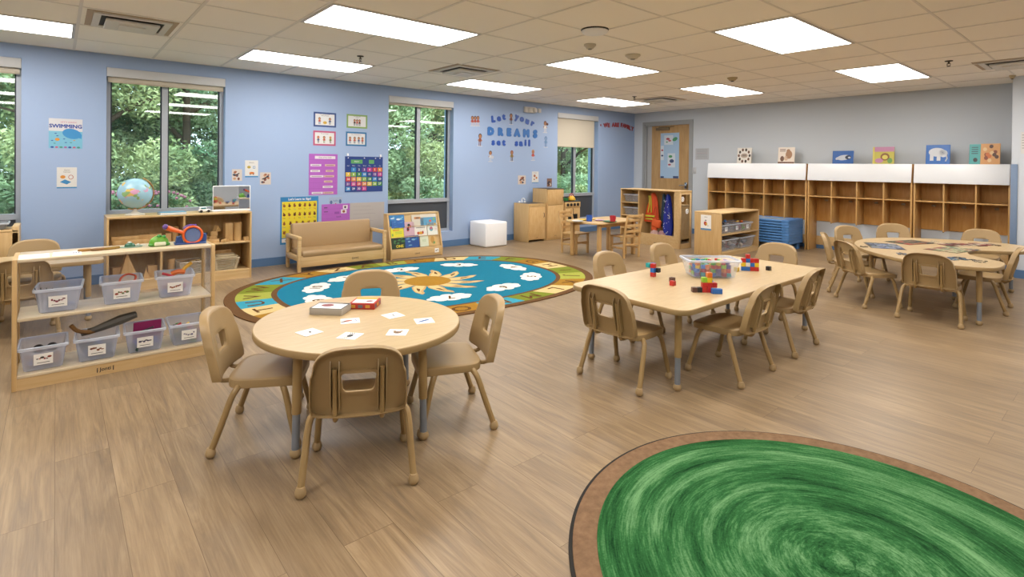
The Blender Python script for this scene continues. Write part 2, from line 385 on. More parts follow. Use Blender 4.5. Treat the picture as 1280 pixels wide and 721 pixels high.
mb = MB(); mb.box(.04, .075, LY1+.002, hw-.036, .01, DZ-.037); struct(mb, 'door_side_panel', pbr('side_panel_grey', '#B4B8BC', .5), d)
mb = MB(); mb.box(-.005, .03, -hw+.07, -hw+.12, .86, .98, b=.005); mb.tube([(-.005, -hw+.095, .92), (-.05, -hw+.095, .92), (-.055, -hw+.16, .92), (-.05, -hw+.21, .915)], .009, 8); struct(mb, 'door_handle', pbr('chrome', '#B8BCC2', .2, metal=1), d)
mb = MB(); mb.box(-.02, .03, LY1-.42, LY1-.12, DZ-.13, DZ-.08, b=.008); mb.tube([(-.03, LY1-.2, DZ-.075), (-.03, LY1-.55, DZ-.07)], .008, 6); struct(mb, 'door_closer', pbr('bronze_closer', '#8E7B60', .4, metal=.5), d)

# ------------------------------------------------------------------ lights in the ceiling
M_lamp = pbr('light_diffuser', '#FFFFFF', .5, emit='#FFF8EF', es=LAMP)
M_lampf = pbr('light_trim', '#DADADA', .4)
names = {(-1, 2): 'leftmost ceiling light panel, cut by the left picture edge', (0, 2): 'ceiling light panel over the space between globe window and round table',
 (0, 1): 'largest ceiling light panel at the upper left, touching the top of the picture', (1, 2): 'ceiling light panel above the window beside the calendar chart',
 (1, 1): 'ceiling light panel just below the round white disc on the ceiling', (2, 2): 'farthest small ceiling light panel toward the corner by the door',
 (1, 0): 'large square-looking ceiling light panel at the upper right', (2, 1): 'ceiling light panel in the middle distance above the low toy shelf', (2, 0): 'rightmost ceiling light panel above the coat cubbies'}
for (i, j) in list(names)+[(-1, 1), (-1, 0), (0, 0), (-1, -1), (0, -1), (1, -1), (2, -1)]:
    x = LX0+i*4*TILE; y = LY0+j*3*TILE
    vis = (i, j) in names
    t = empty('ceiling_light', names.get((i, j), 'recessed ceiling light panel over the part of the room behind the viewer'), 'ceiling light', (x+LW/2, y+LD/2, HC), group='recessed ceiling light panels' if vis else 'ceiling light panels behind the viewer')
    mb = MB(); w, dd = TILE-.012, TILE/2-.01
    for s_ in (-1, 1): mb.box(-w, w, s_*dd-(.022 if s_ > 0 else 0), s_*dd+(.022 if s_ < 0 else 0), -.008, .0); mb.box(s_*w-(.022 if s_ > 0 else 0), s_*w+(.022 if s_ < 0 else 0), -dd+.022, dd-.022, -.008, 0)
    mb.obj('light_frame', M_lampf, t)
    mb = MB(); mb.box(-LW/2, LW/2, -LD/2, LD/2, -.006, -.002); mb.obj('light_diffuser', M_lamp, t)

# ceiling vents, detectors, sprinklers
M_ventp = pbr('vent_surround', '#C2AC90', .6); M_vent = pbr('vent_white', '#EDEAE4', .5); M_ventd = pbr('vent_dark', '#3B3733', .7)
def vent(x, y, label, sc=1.0, sx=1.0):
    t = empty('ceiling_vent', label, 'vent', (x, y, HC), group='ceiling air vents'); h = TILE/2*.93*sc
    mb = MB(); mb.box(-h*sx, h*sx, -h, h, -.004, -.001); mb.obj('vent_plate', M_ventp, t)
    mb = MB(); a = h*.86; b_ = h*.70
    for (xa, xb2, ya, yb) in ((-a, a, b_, a), (-a, a, -a, -b_), (-a, -b_, -b_, b_), (b_, a, -b_, b_)): mb.box(xa, xb2, ya, yb, -.014, -.004)
    mb.obj('vent_frame', M_vent, t)
    mb = MB(); mb.prism([(-h*.6, -h*.6), (h*.6, -h*.6), (h*.6, h*.6), (-h*.6, h*.6)], -.04, -.018, r=.008); mb.prism([(-h*.3, -h*.3), (h*.3, -h*.3), (h*.3, h*.3), (-h*.3, h*.3)], -.05, -.04, r=.004); mb.obj('vent_louvre', M_vent, t)
    mb = MB(); mb.box(-h*.70, h*.70, -h*.70, h*.70, -.0065, -.0045); mb.obj('vent_throat', M_ventd, t)
vent(GX0-1.5*TILE, GY0+5.5*TILE, 'ceiling air vent at the upper left, right beside the leftmost light', .95)
p = Zp(580, 88, HC); vent(p.x, p.y, 'square ceiling air vent between two lights, above the calendar window')
p = Zp(825, 124, HC); vent(p.x, p.y, 'small far ceiling air vent nearest the door')
p = Zp(1270, 78, HC); vent(p.x, p.y, 'ceiling air vent at the right picture edge')
t = empty('wireless_access_point', 'round white disc with dark rim on the ceiling', 'access point', Zp(743.5, 37, HC))
mb = MB(); mb.lathe([(.105, -.004), (.11, -.016), (.1, -.03), (.06, -.038), (1e-6, -.039)], 28); mb.obj('disc_cover', M_white, t)
mb = MB(); mb.lathe([(.114, 0), (.114, -.005), (.106, -.012)], 28); mb.obj('disc_rim', M_black, t)
def detector(px, py, label, r, dark=False):
    t = empty('smoke_detector', label, 'detector', Zp(px, py, HC), group='small round ceiling detectors')
    mb = MB(); mb.lathe([(r, 0), (r, -.014), (r*.85, -.02), (r*.6, -.036), (r*.55, -.04), (1e-6, -.042)], 22); mb.obj('detector_body', pbr('detector_shell', '#D6CDB8' if not dark else '#C8B58E', .5), t)
    mb = MB(); mb.lathe([(r*.35, -.038), (r*.3, -.048), (1e-6, -.05)], 12); mb.obj('detector_lens', M_ventd if dark else pbr('detector_led', '#8F8C80', .4), t)
detector(737.5, 55.5, 'small cream ceiling detector just under the round white disc', .055)
detector(791, 68.5, 'cream ceiling detector right of the disc, above a light panel', .075)
detector(915.5, 97, 'small ceiling detector with a dark underside above the far light', .06, True)
def sprinkler(px, py, label):
    t = empty('fire_sprinkler', label, 'sprinkler', Zp(px, py, HC), group='ceiling fire sprinklers')
    mb = MB(); mb.lathe([(.035, 0), (.034, -.006), (.012, -.01)], 16); mb.obj('escutcheon', M_ventd, t)
    mb = MB(); mb.tube([(0, 0, -.005), (0, 0, -.03)], .009, 8); mb.tube([(0, .012, -.03), (0, .014, -.045), (0, 0, -.055)], .003, 6); mb.tube([(0, -.012, -.03), (0, -.014, -.045), (0, 0, -.055)], .003, 6); mb.box(-.013, .013, -.014, .014, -.032, -.028)
    mb.lathe([(1e-6, -.06), (.017, -.059), (.017, -.056), (1e-6, -.055)], 10); mb.obj('sprinkler_head', pbr('sprinkler_bronze', '#5A4E42', .4, metal=.6), t)
sprinkler(450.5, 70, 'fire sprinkler hanging from the ceiling left of the square vent')
sprinkler(1186, 76, 'fire sprinkler hanging from the ceiling above the coat cubbies')
sprinkler(793, 120.5, 'small far fire sprinkler beside the farthest vent')
detector(1265.5, 94, 'tiny dark detector on the ceiling above the pillar corner', .03, True)
# ================================================================== chairs
BZ = .303
def back_geo():
    """shell of the chair back: rings from the hand hole out over the front, round the rim and back"""
    W0, W1, H = .183, .17, .287
    pts = []
    def arc(cx, cz, r, a0, a1, n):
        for k in range(n+1):
            a = rad(a0+(a1-a0)*k/n); pts.append((cx+r*cos(a), cz+r*sin(a)))
    arc(W0-.022, .022, .022, -90, 0, 4); pts.append((W0, .09)); pts.append((W0-.003, .16))
    n = 16
    for k in range(n+1):      # broad arched top
        a = PI*k/n; c, s_ = cos(a), sin(a)
        pts.append((W1*math.copysign(abs(c)**(2/2.9), c), .185+(H-.185)*abs(s_)**(2/2.3)))
    pts.append((-W0+.003, .16)); pts.append((-W0, .09)); arc(-W0+.022, .022, .022, 180, 270, 4)
    hc = (0, .138); hole = []
    for (x, z) in rrect(-.062, .062, .099, .176, .014, 4): hole.append((x*(1+.08*(z-.138)/.04), z))
    M = 64
    def polar(P):
        out = []
        for k in range(M):
            a = 2*PI*(k+.5)/M; dx, dz = cos(a), sin(a); best = None
            for i in range(len(P)):
                x1, z1 = P[i-1][0]-hc[0], P[i-1][1]-hc[1]; x2, z2 = P[i][0]-hc[0], P[i][1]-hc[1]
                ex, ez = x2-x1, z2-z1; den = dx*ez-dz*ex
                if abs(den) < 1e-12: continue
                t = (x1*ez-z1*ex)/den; u = (x1*dz-z1*dx)/den
                if t > 0 and -1e-6 <= u <= 1+1e-6 and (best is None or t > best): best = t
            out.append((hc[0]+dx*best, hc[1]+dz*best))
        return out
    O, Hh = polar(pts), polar(hole)
    def P3(x, z, d):   # d = distance behind the front face
        y = -.183-.225*z+.9*x*x-d
        return (x, y, BZ+z)
    def mixr(t, d, ins=0.0):
        r = []
        for (ox, oz), (hx, hz) in zip(O, Hh):
            x, z = hx+(ox-hx)*t, hz+(oz-hz)*t
            if ins:
                v = Vector((hc[0]-x, hc[1]-z)); v.normalize(); x += v.x*ins; z += v.y*ins
            r.append(P3(x, z, d))
        return r
    R = [mixr(0, .016, -.0), mixr(0, .003), mixr(.04, 0)]+[mixr(t, 0) for t in (.2, .45, .7, .9)]+[mixr(1, 0, .012), mixr(1, .002, .004), mixr(1, .008, 0), mixr(1, .04, 0), mixr(1, .041, .004), mixr(1, .01, .0055)]
    R += [mixr(t, .007) for t in (.88, .6, .35, .12)]+[mixr(.1, .016)]
    return R
def make_chair(label='tan moulded plastic child chair', group=None):
    t = empty('classroom_chair', label, 'chair', (0, 0, 0), 0, group)
    # seat
    mb = MB(); R = []
    def sh(f): return [(x*f, y*f) for x, y in superell(.178, .159, 5, 64)]
    def sz(x, y):
        z = .312-.006*(1-min(1, (x*x+y*y)/.03))
        if y > .07: z -= 1.6*(y-.07)**2
        if y < -.1: z += .9*(-.1-y)**2
        return z
    def ring(f, dz, k=1.0): return [(x, y+.009, sz(x, y)+dz) for x, y in sh(f)]
    R = [ring(f, 0) for f in (.05, .3, .6, .85, .96)]+[ring(.99, -.003), ring(1.0, -.009), ring(.995, -.036), ring(.98, -.038), ring(.975, -.01)]+[ring(f, -.006) for f in (.9, .6, .3, .05)]
    n = 64; mb.rings(R); mb.add(R[0], [tuple(range(n))]); mb.add(R[-1], [tuple(reversed(range(n)))]); mb.obj('seat', M_tan, t)
    # back
    mb = MB(); mb.rings(back_geo(), loop=True)
    for s_ in (-1, 1):
        for dx in (-.016, .016):
            x = s_*.088+dx; vs = []
            for z, d0, d1 in ((.03, .006, .032), (.1, .006, .036), (.17, .006, .036), (.205, .006, .028), (.225, .006, .01)):
                for d in (d0, d1):
                    for w in (-.002, .002): vs.append((x+w, -.183-.225*z+.9*x*x-d, BZ+z))
            fs = []
            for k in range(4):
                o = 4*k; fs += [(o, o+4, o+6, o+2), (o+1, o+3, o+7, o+5), (o+2, o+6, o+7, o+3), (o, o+1, o+5, o+4)]
            fs += [(0, 2, 3, 1), (16, 17, 19, 18)]; mb.add(vs, fs)
    mb.obj('backrest', M_tan, t)
    for s_ in (-1, 1):
        x = s_*.088
        mb = MB(); y = lambda z: -.183-.225*(z-BZ)+.9*x*x-.021
        mb.tube([(x, -.02, .285), (x, -.13, .285), (x, -.18, .284), (x, y(.33)+.002, .30), (x, y(.37), .36), (x, y(.49), .50)], .0105, 8, smoothn=3)
        mb.obj('back_support', M_tanleg, t)
    for s_ in (-1, 1):
        mb = MB(); mb.tube([(s_*.02, -.07, .287), (s_*.135, -.085, .286), (s_*.178, -.098, .274), (s_*.194, -.116, .238), (s_*.204, -.152, .13), (s_*.213, -.188, .028)], .0142, 9, smoothn=4)
        l = mb.obj('leg', M_tanleg, t); m2 = MB(); m2.lathe([(1e-6, 0), (.014, .001), (.0205, .009), (.0215, .02), (.0185, .033), (.0145, .042)], 14, T=TR(s_*.213, -.19, 0)); m2.obj('foot_glide', M_tanfoot, l)
        mb = MB(); mb.tube([(s_*.02, .075, .285), (s_*.12, .083, .284), (s_*.158, .093, .27), (s_*.172, .108, .232), (s_*.183, .132, .13), (s_*.191, .158, .028)], .0142, 9, smoothn=4)
        l = mb.obj('leg', M_tanleg, t); m2 = MB(); m2.lathe([(1e-6, 0), (.014, .001), (.0205, .009), (.0215, .02), (.0185, .033), (.0145, .042)], 14, T=TR(s_*.191, .158, 0)); m2.obj('foot_glide', M_tanfoot, l)
    return t
M_tanfoot = pbr('tan_rubber_foot', '#B59A70', .5)
G1, G2, G3, G4 = 'chairs around the round table', 'chairs around the block table', 'chairs around the puzzle table', 'chairs at the rectangular table behind the bin shelf'
spots = [(.994, 2.14, -26.7, 'tan plastic chair in front of the round table, its ribbed back turned to the viewer', G1),
 (.785, 2.69, -118.9, 'tan plastic chair on the left side of the round table, seen side-on', G1),
 (1.53, 2.29, 68.3, 'tan plastic chair on the right side of the round table, seen side-on', G1),
 (1.457, 2.99, 156, 'tan plastic chair behind the round table, only its back showing above the tabletop', G1),
 (2.675, 2.03, -87.5, 'tan plastic chair at the near short end of the block table, ribbed back toward viewer', G2),
 (3.245, 1.69, 1, 'tan plastic chair at the nearest long side of the block table, closer to the viewer', G2),
 (4.01, 1.71, 3, 'tan plastic chair on the same long side of the block table, farther right', G2),
 (3.40, 2.55, 180, 'tan plastic chair behind the block table nearest the alphabet rug', G2),
 (4.17, 2.56, 181, 'tan plastic chair behind the block table left of the clear tub of blocks', G2),
 (4.82, 2.16, 92, 'tan plastic chair at the far short end of the block table, below the stacked cots', G2),
 (5.75, 1.165, -88, 'tan plastic chair at the front of the puzzle table, ribbed back facing the viewer', G3),
 (5.95, 1.69, -130, 'tan plastic chair at the left front of the puzzle table, turned three-quarters away', G3),
 (6.39, 1.985, -163.3, 'tan plastic chair at the far left of the puzzle table, its thin back seen edge-on', G3),
 (7.2, 2.12, 150, 'tan plastic chair behind the puzzle table, the leftmost of those facing the viewer', G3),
 (7.9, 1.95, 118, 'tan plastic chair behind the puzzle table, the middle of those facing the viewer', G3),
 (8.02, 1.22, 93, 'tan plastic chair behind the puzzle table, the rightmost of those facing the viewer', G3),
 (6.58, .98, 3, 'tan plastic chair tucked in the inner notch of the puzzle table', G3),
 (-.2, 5.29, 2, 'tan plastic chair at the left picture edge, its back seen through the bin shelf', G4),
 (-.14, 5.98, 180, 'tan plastic chair at the left edge facing the viewer behind a rectangular table', G4)]
chair0 = make_chair()
for i, (x, y, a, lab, g) in enumerate(spots):
    c = chair0 if i == 0 else copy_tree(chair0)
    c.location = (x, y, 0); c.rotation_euler = (0, 0, rad(a)); c['label'] = lab; c['group'] = g

# ================================================================== tables
TH = .49
def adj_leg(parent, x, y, zt, splay=(0, 0)):
    mb = MB(); mb.tube([(x-splay[0], y-splay[1], zt), (x-splay[0]*.4, y-splay[1]*.4, .19)], .0205, 12); mb.tube([(x-splay[0]*.4, y-splay[1]*.4, .195), (x, y, .03)], .0165, 12, 1)
    mb.lathe([(.034, zt-.012), (.03, zt-.004), (.03, zt)], 12, T=TR(x-splay[0], y-splay[1], 0))
    l = mb.obj('leg', [M_tanleg, M_silver], parent)
    m2 = MB(); m2.lathe([(1e-6, 0), (.016, .001), (.024, .012), (.024, .024), (.018, .036)], 14, T=TR(x, y, 0)); m2.obj('foot_glide', M_tanfoot, l)
def table(name, label, outline, legs, cx, cy, z=TH, splay=.0):
    t = empty(name, label, 'table', (cx, cy, 0))
    o = [(x-cx, y-cy) for x, y in outline]
    mb = MB(); mb.prism(o, z-.032, z-.0005, 0, 1, r=.006); mb.prism([(x*.999, y*.999) for x, y in o], z-.001, z, 0, 0, caps=True, r=0)
    mb = MB(); mb.prism(o, z-.032, z, 0, 1, r=.006); mb.obj('tabletop', [M_tabletop, M_tedge], t)
    for (x, y) in legs:
        v = Vector((x-cx, y-cy)); v.normalize(); adj_leg(t, x-cx, y-cy, z-.03, (v.x*splay, v.y*splay))
    return t
cx, cy = 1.177, 2.551
table('round_table', 'round maple-topped table with picture cards and two game boxes on it', superell(.515, .488, 2, 96, rad(-78), cx, cy),
      [(cx+.42*cos(rad(a)), cy+.42*sin(rad(a))) for a in (206, 289, 27, 113)], cx, cy, splay=.012)
table('block_table', 'long rectangular maple-topped table with colourful blocks and a clear tub', rrect(2.61, 4.63, 1.605, 2.475, .09), [(2.725, 1.715), (2.725, 2.36), (4.53, 1.725), (4.53, 2.36)], 3.62, 2.04, splay=.01)
# horseshoe-shaped puzzle table
def smooth_closed(P, n=8):
    o = []; m = len(P)
    for i in range(m):
        a, b, c, d = [Vector(P[(i+k) % m]) for k in (-1, 0, 1, 2)]
        for k in range(n):
            t = k/n; v = .5*((2*b)+(c-a)*t+(2*a-5*b+4*c-d)*t*t+(3*b-a-3*c+d)*t**3); o.append((v.x, v.y))
    return o
K = [(5.72, .86), (5.82, .77), (6.03, .75), (6.22, .78), (6.33, .88), (6.45, 1.0), (6.64, 1.085), (6.83, 1.08), (6.98, .99), (7.07, .86), (7.22, .76), (7.5, .735), (7.74, .8), (7.84, .98), (7.8, 1.25), (7.68, 1.55), (7.42, 1.86), (7.1, 2.02), (6.75, 2.045), (6.4, 1.96), (6.08, 1.79), (5.82, 1.55), (5.66, 1.3), (5.66, 1.06)]
table('puzzle_table', 'large kidney-shaped maple-topped table with jigsaw puzzles spread over it', smooth_closed(K, 5), [(5.83, .875), (7.66, .9), (6.28, 1.78), (7.3, 1.75), (6.75, 1.2)], 6.75, 1.4, splay=.01)
table('rectangular_table', 'rectangular table with two tan chairs behind the shelf of clear bins', rrect(-1.3, .30, 5.36, 5.98, .07), [(.2, 5.46), (.2, 5.88), (-1.2, 5.46), (-1.2, 5.88)], -.5, 5.67)

# things on the round table
def card(x, y, a, lab, draw):
    t = empty('picture_card', lab, 'card', (x, y, TH), rad(a), 'picture cards on the round table')
    mb = MB(); mb.box(-.046, .046, -.046, .046, .0005, .002); mb.obj('card_sheet', M_paper, t)
    mb = MB(); draw(mb); mb.obj('card_picture', [paint('#2B2D33'), paint('#B4553A'), paint('#2F66A8'), paint('#8C6B4A')], t); return t
Zc = .0026
def flat(mb, pts, mi, z=Zc): mb.add([(x*1.35, y*1.35, z) for x, y in pts], [tuple(range(len(pts)))], mi)
def ellip(cx, cy, a, b, n=14, rot=0): return superell(a, b, 2, n, rot, cx, cy)
card(.904, 2.5, 12, 'white card with a tiny dark squiggle, leftmost on the round table', lambda m: (flat(m, [(-.006, -.008), (.004, -.01), (.008, .006), (.003, .012), (0, .0)], 0)))
card(1.03, 2.333, 38, 'white card with a black spider-like drawing, nearest the front chair', lambda m: (flat(m, ellip(0, 0, .014, .01), 0), [flat(m, [(sx*.008, y), (sx*.03, y+.012), (sx*.03, y+.008)], 0) for sx in (-1, 1) for y in (-.01, -.003, .004)]))
card(1.128, 2.556, -22, 'white card with a small red-brown animal and lines, beside the grey box', lambda m: (flat(m, ellip(-.008, 0, .018, .009, rot=.4), 1), flat(m, ellip(-.024, -.008, .01, .006), 0), flat(m, [(.015, .015), (.018, .018), (.026, -.015), (.023, -.016)], 2)))
card(1.343, 2.513, 2, 'white card with a fine dark branch drawing, nearest the red box', lambda m: (flat(m, [(-.02, -.004), (.02, .004), (.02, .007), (-.02, -.001)], 2), flat(m, [(-.004, -.012), (0, -.013), (.006, .014), (.003, .015)], 0)))
card(1.42, 2.331, -20, 'white card with a blue feather, rightmost on the round table', lambda m: (flat(m, ellip(0, 0, .029, .007, rot=.5), 2)))
card(1.224, 2.246, -40, 'white card with a small brown animal face, nearest the right chair', lambda m: (flat(m, ellip(0, -.002, .014, .013), 3), flat(m, ellip(-.012, .01, .006, .006), 3), flat(m, ellip(.012, .01, .006, .006), 3), flat(m, ellip(0, -.006, .005, .003), 0, .003)))
t = empty('game_box', 'grey and white game box with a dark red oval on its lid', 'game box', (1.115, 2.775, TH), rad(-46), 'game boxes on the round table')
mb = MB(); mb.box(-.088, .088, -.062, .062, 0, .034, b=.002); mb.obj('box_body', pbr('grey_card_box', '#B4AEA4', .6), t)
mb = MB(); mb.box(-.087, .087, -.061, .061, .034, .0355); mb.box(-.078, .08, -.057, .036, .0356, .0362, 1)
mb.add([(x, y, .0368) for x, y in ellip(-.015, 0, .034, .026)], [tuple(range(14))], 2); mb.box(.05, .083, .04, .057, .0356, .0362, 3); mb.text('A a', .02, 3, TR(.05, -.035, .0367))
mb.obj('box_lid_print', [pbr('lid_grey', '#6F7073', .6), M_paper, paint('#8C3B48'), M_ink], t)
t = empty('game_box', 'red and yellow game box behind the grey one on the round table', 'game box', (1.31, 2.772, TH), rad(-42), 'game boxes on the round table')
mb = MB(); mb.box(-.07, .07, -.065, .065, 0, .032, b=.002)
for k in range(3): mb.box(-.06+.04*k, -.035+.04*k, -.0656, -.065, .008, .024, 1+(k % 2)); mb.box(.07, .0706, -.055+.04*k, -.03+.04*k, .008, .024, 2-(k % 2))
mb.obj('box_body', [paint('#B8372E'), paint('#D8A13A'), paint('#6B6E77')], t)
mb = MB(); mb.box(-.066, .066, -.061, .061, .032, .0335); mb.box(-.06, .06, .025, .058, .0336, .0342, 1); mb.box(-.055, .06, -.056, .02, .0336, .0342, 2); mb.add([(x, y, .0347) for x, y in ellip(.03, -.018, .02, .016)], [tuple(range(14))], 3); mb.text('A a', .022, 4, TR(-.025, -.018, .0347))
mb.obj('box_lid_print', [paint('#C23B30'), paint('#E2B53A'), M_paper, paint('#8C3B48'), paint('#2C5DA0')], t)

# ------------------------------------------------------------------ blocks on the block table
BC = {'red': '#C32B28', 'blue': '#2C6FC4', 'yellow': '#E8C62E', 'green': '#59A83A', 'lime': '#9BCB3C', 'brown': '#5E4037', 'black': '#222428', 'teal': '#2FA0A4', 'orange': '#E0782B', 'purple': '#5D4790'}
_bm = {}
def block_mesh(col, nx=1):
    k = (col, nx)
    if k not in _bm:
        mb = MB(); s_ = .024; w = s_*nx/2
        mb.box(-w, w, -s_/2, s_/2, 0, s_, b=.0012, seg=1)
        for i in range(nx): mb.lathe([(.0075, s_), (.007, s_+.0012), (1e-6, s_+.0012)], 10, T=TR(-w+s_*(i+.5), 0, 0))
        o = mb.obj('building_block', paint(BC[col], .3)); _bm[k] = o.data; bpy.data.objects.remove(o)
    return _bm[k]
def block(x, y, z, col, lab, grp, nx=1, rz=0.0, tilt=None, sc=1.0):
    o = bpy.data.objects.new('building_block', block_mesh(col, nx)); COL.objects.link(o); o.location = (x, y, z)
    o.rotation_euler = (tilt[0], tilt[1], rz) if tilt else (0, 0, rz); o.scale = (sc,)*3
    props(o, lab, 'block', grp); return o
S = .024*1.3
def bl(x, y, k, col, where, nx=1, rz=0.0): block(x, y, TH+k*S, col, '%s building block %s' % (col, where), 'building blocks on the rectangular table', nx, rz, sc=1.3)
a0 = rad(-8)
p = (3.28, 2.27)
bl(*p, 0, 'red', 'at the bottom of the small tower at the left of the table'); bl(*p, 1, 'blue', 'in the middle of the small tower at the left of the table'); bl(*p, 2, 'red', 'on top of the small tower at the left of the table')
bl(p[0]+.024, p[1]-.021, 1, 'black', 'sticking out of the small left tower'); bl(p[0]+.024, p[1]+.021, 2, 'blue', 'behind the top of the small left tower'); bl(p[0]-.005, p[1]+.035, 2, 'teal', 'at the left top of the small tower')
bl(3.235, 2.085, 0, 'brown', 'lying alone behind a single red block'); bl(3.14, 2.02, 0, 'red', 'lying alone in front of a brown block')
q = (3.085, 1.83); rz = rad(-40)
def row(k, items, off=0.0):
    for i, (c, nx) in items:
        bl(q[0]+cos(rz)*(S*(i+off)), q[1]+sin(rz)*(S*(i+off)), k, c, 'in the nearest colourful block build, %s' % {0: 'bottom row', 1: 'second row', 2: 'upper row', 3: 'at its tip'}[k]+{0: ', far left', 1: ', second from left', 2: ', left of centre', 3: ', centre', 4: ', right', 5: ', far right'}[int(i)], nx, rz)
row(0, [(0, ('brown', 1)), (1, ('black', 1)), (2, ('red', 1)), (3, ('red', 1))]); row(1, [(2.0, ('red', 1)), (3.0, ('red', 1)), (4.0, ('red', 1))]); row(2, [(2.0, ('lime', 1)), (3.0, ('yellow', 1))]); row(3, [(3, ('orange', 1))])
bl(q[0]+.075, q[1]-.11, 0, 'blue', 'two units long, at the front right of the nearest build', 2, rz)
bl(3.33, 1.87, 0, 'blue', 'lying alone right of the nearest build', 2, rad(-20))
bl(3.965, 2.0, 0, 'yellow', 'lying alone just right of the clear tub')
w0 = (4.04, 1.985); rw = rad(-52)
grid = [['blue', 'blue', 'red', 'red'], ['yellow', 'white', 'blue', 'yellow'], ['red', 'blue', 'red', 'red'], [None, 'red', None, None]]
BC['white'] = '#E4E2DC'
for k, r_ in enumerate(grid):
    for i, c in enumerate(r_):
        if c: bl(w0[0]+cos(rw)*S*i, w0[1]+sin(rw)*S*i, k, c, 'in the far red and blue block wall, %s row, %s column' % (('bottom', 'second', 'third', 'top')[k], ('left', 'second', 'third', 'right')[i]), 1, rw)
bl(4.20, 1.865, 0, 'black', 'lying alone right of the far block wall')
# clear tub with blocks
M_clear = clearmat('clear_plastic', '#DDE6F2', .11, .12); M_milky = clearmat('milky_plastic', '#E6ECFA', .30, .2, tl=.55)
M_rim = clearmat('plastic_rim', '#DCE6F6', .55, .2)
def tub(name, label, cat, loc, rz, lx, ly, h, taper=.8, group=None, mat=None, rimw=.008):
    t = empty(name, label, cat, loc, rz, group); mat = mat or M_milky
    def rr(f, z, d=0): return [(x, y, z) for x, y in rrect(-lx/2*f+d, lx/2*f-d, -ly/2*f+d, ly/2*f-d, .018*f, 4)]
    R = [rr(taper*.9, .001), rr(taper, .008)]+[rr(taper+(1-taper)*k/5, .008+(h-.008)*k/5) for k in range(1, 6)]
    I = [rr(taper+(1-taper)*k/5, .010+(h-.01)*k/5, .0025) for k in range(5, -1, -1)]
    mb = MB(); n = len(R[0]); mb.rings(R+I); mb.add(R[0], [tuple(reversed(range(n)))]); mb.add(I[-1], [tuple(range(n))]); mb.obj('tub_body', mat, t)
    mb = MB(); mb.rings([rr(1, h-.014, -.001), rr(1, h-.014, -rimw), rr(1, h-.001, -rimw-.001), rr(1, h+.002, -rimw+.003), rr(1, h+.002, .001), rr(1, h-.002, .0025)]); mb.obj('tub_rim', M_rim, t)
    return t
T2 = tub('storage_tub', 'clear plastic tub full of colourful blocks on the long table', 'tub', (3.63, 2.03, TH), rad(-40), .36, .22, .13, .82, mat=M_clear)
rnd = random.Random(3); cols = ['red', 'blue', 'green', 'yellow', 'teal', 'purple', 'orange', 'lime', 'red', 'blue', 'green']
for k in range(4):
    nx, ny = 7, 4
    for i in range(nx):
        for j in range(ny):
            if k == 3 and rnd.random() < .5: continue
            u = (i-(nx-1)/2)*.038+rnd.uniform(-.004, .004); v = (j-(ny-1)/2)*.04+rnd.uniform(-.004, .004); c = rnd.choice(cols)
            a = rad(-40); X = 3.63+u*cos(a)-v*sin(a); Y = 2.03+u*sin(a)+v*cos(a)
            block(X, Y, TH+.012+.026*k, c, '%s building block mixed in with the others inside the clear tub' % c, 'blocks heaped in the clear tub', 1, rnd.uniform(0, 3), (rnd.uniform(-.25, .25), rnd.uniform(-.25, .25)), 1.15)

# ------------------------------------------------------------------ puzzles on the kidney table
def puzzle(x, y, rz, lx, ly, seed, pal, label, full=1.0, tray=False):
    t = empty('jigsaw_puzzle', label, 'puzzle', (x, y, TH), rz, 'jigsaw puzzles on the kidney table'); r = random.Random(seed); mb = MB(); nx, ny = 6, 4
    for i in range(nx):
        for j in range(ny):
            if r.random() > full: continue
            jx, jy = (0, 0) if full == 1 else (r.uniform(-.01, .01), r.uniform(-.01, .01)); c = r.randrange(len(pal))
            x0 = -lx/2+lx*i/nx+jx; y0 = -ly/2+ly*j/ny+jy
            mb.box(x0+.001, x0+lx/nx-.001, y0+.001, y0+ly/ny-.001, .001, .005, c)
            if full < 1 or (i+j) % 2: mb.lathe([(.008, .001), (.008, .005), (1e-6, .005)], 8, c, TR(x0+lx/nx, y0+ly/ny/2, 0))
            k = r.randrange(len(pal)); mb.box(x0+lx/nx*.25, x0+lx/nx*.7, y0+ly/ny*.25, y0+ly/ny*.65, .005, .0055, k)
    mb.obj('puzzle_pieces', [paint(p) for p in pal], t)
    if tray: m2 = MB(); m2.box(-lx/2-.012, lx/2+.012, -ly/2-.012, ly/2+.012, 0, .0012); m2.obj('puzzle_tray', paint('#6A5A48'), t)
q = lambda px, py: Zp(px, py, TH)
dk = ['#3C4A6A', '#6B7FA8', '#252A38', '#8C94A6', '#4B5A4A']
p = q(1105, 307.5); puzzle(p.x, p.y, rad(25), .42, .27, 1, dk, 'dark blue jigsaw puzzle nearest the left end of the kidney table', 1, True)
p = q(1138, 303); puzzle(p.x, p.y, rad(-20), .42, .25, 2, ['#B14A36', '#3B4B3C', '#6F6A55', '#20242B', '#A8663A'], 'red and dark green jigsaw puzzle at the back of the kidney table', 1, True)
p = q(1190, 312); puzzle(p.x, p.y, rad(-12), .46, .26, 3, ['#6A7F5A', '#A3A27B', '#4F5B68', '#8D4A3E', '#B9B28E'], 'green and grey jigsaw puzzle in the middle of the kidney table', 1, True)
p = q(1211, 306); puzzle(p.x, p.y, rad(-35), .62, .2, 4, ['#7A4038', '#54382F', '#C9B9A4', '#8D2F38', '#3D3438'], 'loose dark red jigsaw pieces scattered at the back right of the kidney table', .6)
p = q(1194, 323.5); puzzle(p.x, p.y, rad(-30), .22, .16, 5, ['#3A5E8A', '#6D93A8', '#2C3440', '#B8B49C'], 'small blue jigsaw puzzle near the chair in front of the kidney table', .8)
p = q(1225, 327); puzzle(p.x, p.y, rad(10), .13, .09, 6, ['#8A8378', '#A9A08E', '#6E675C'], 'few pale grey jigsaw pieces near the right tip of the kidney table', .6)
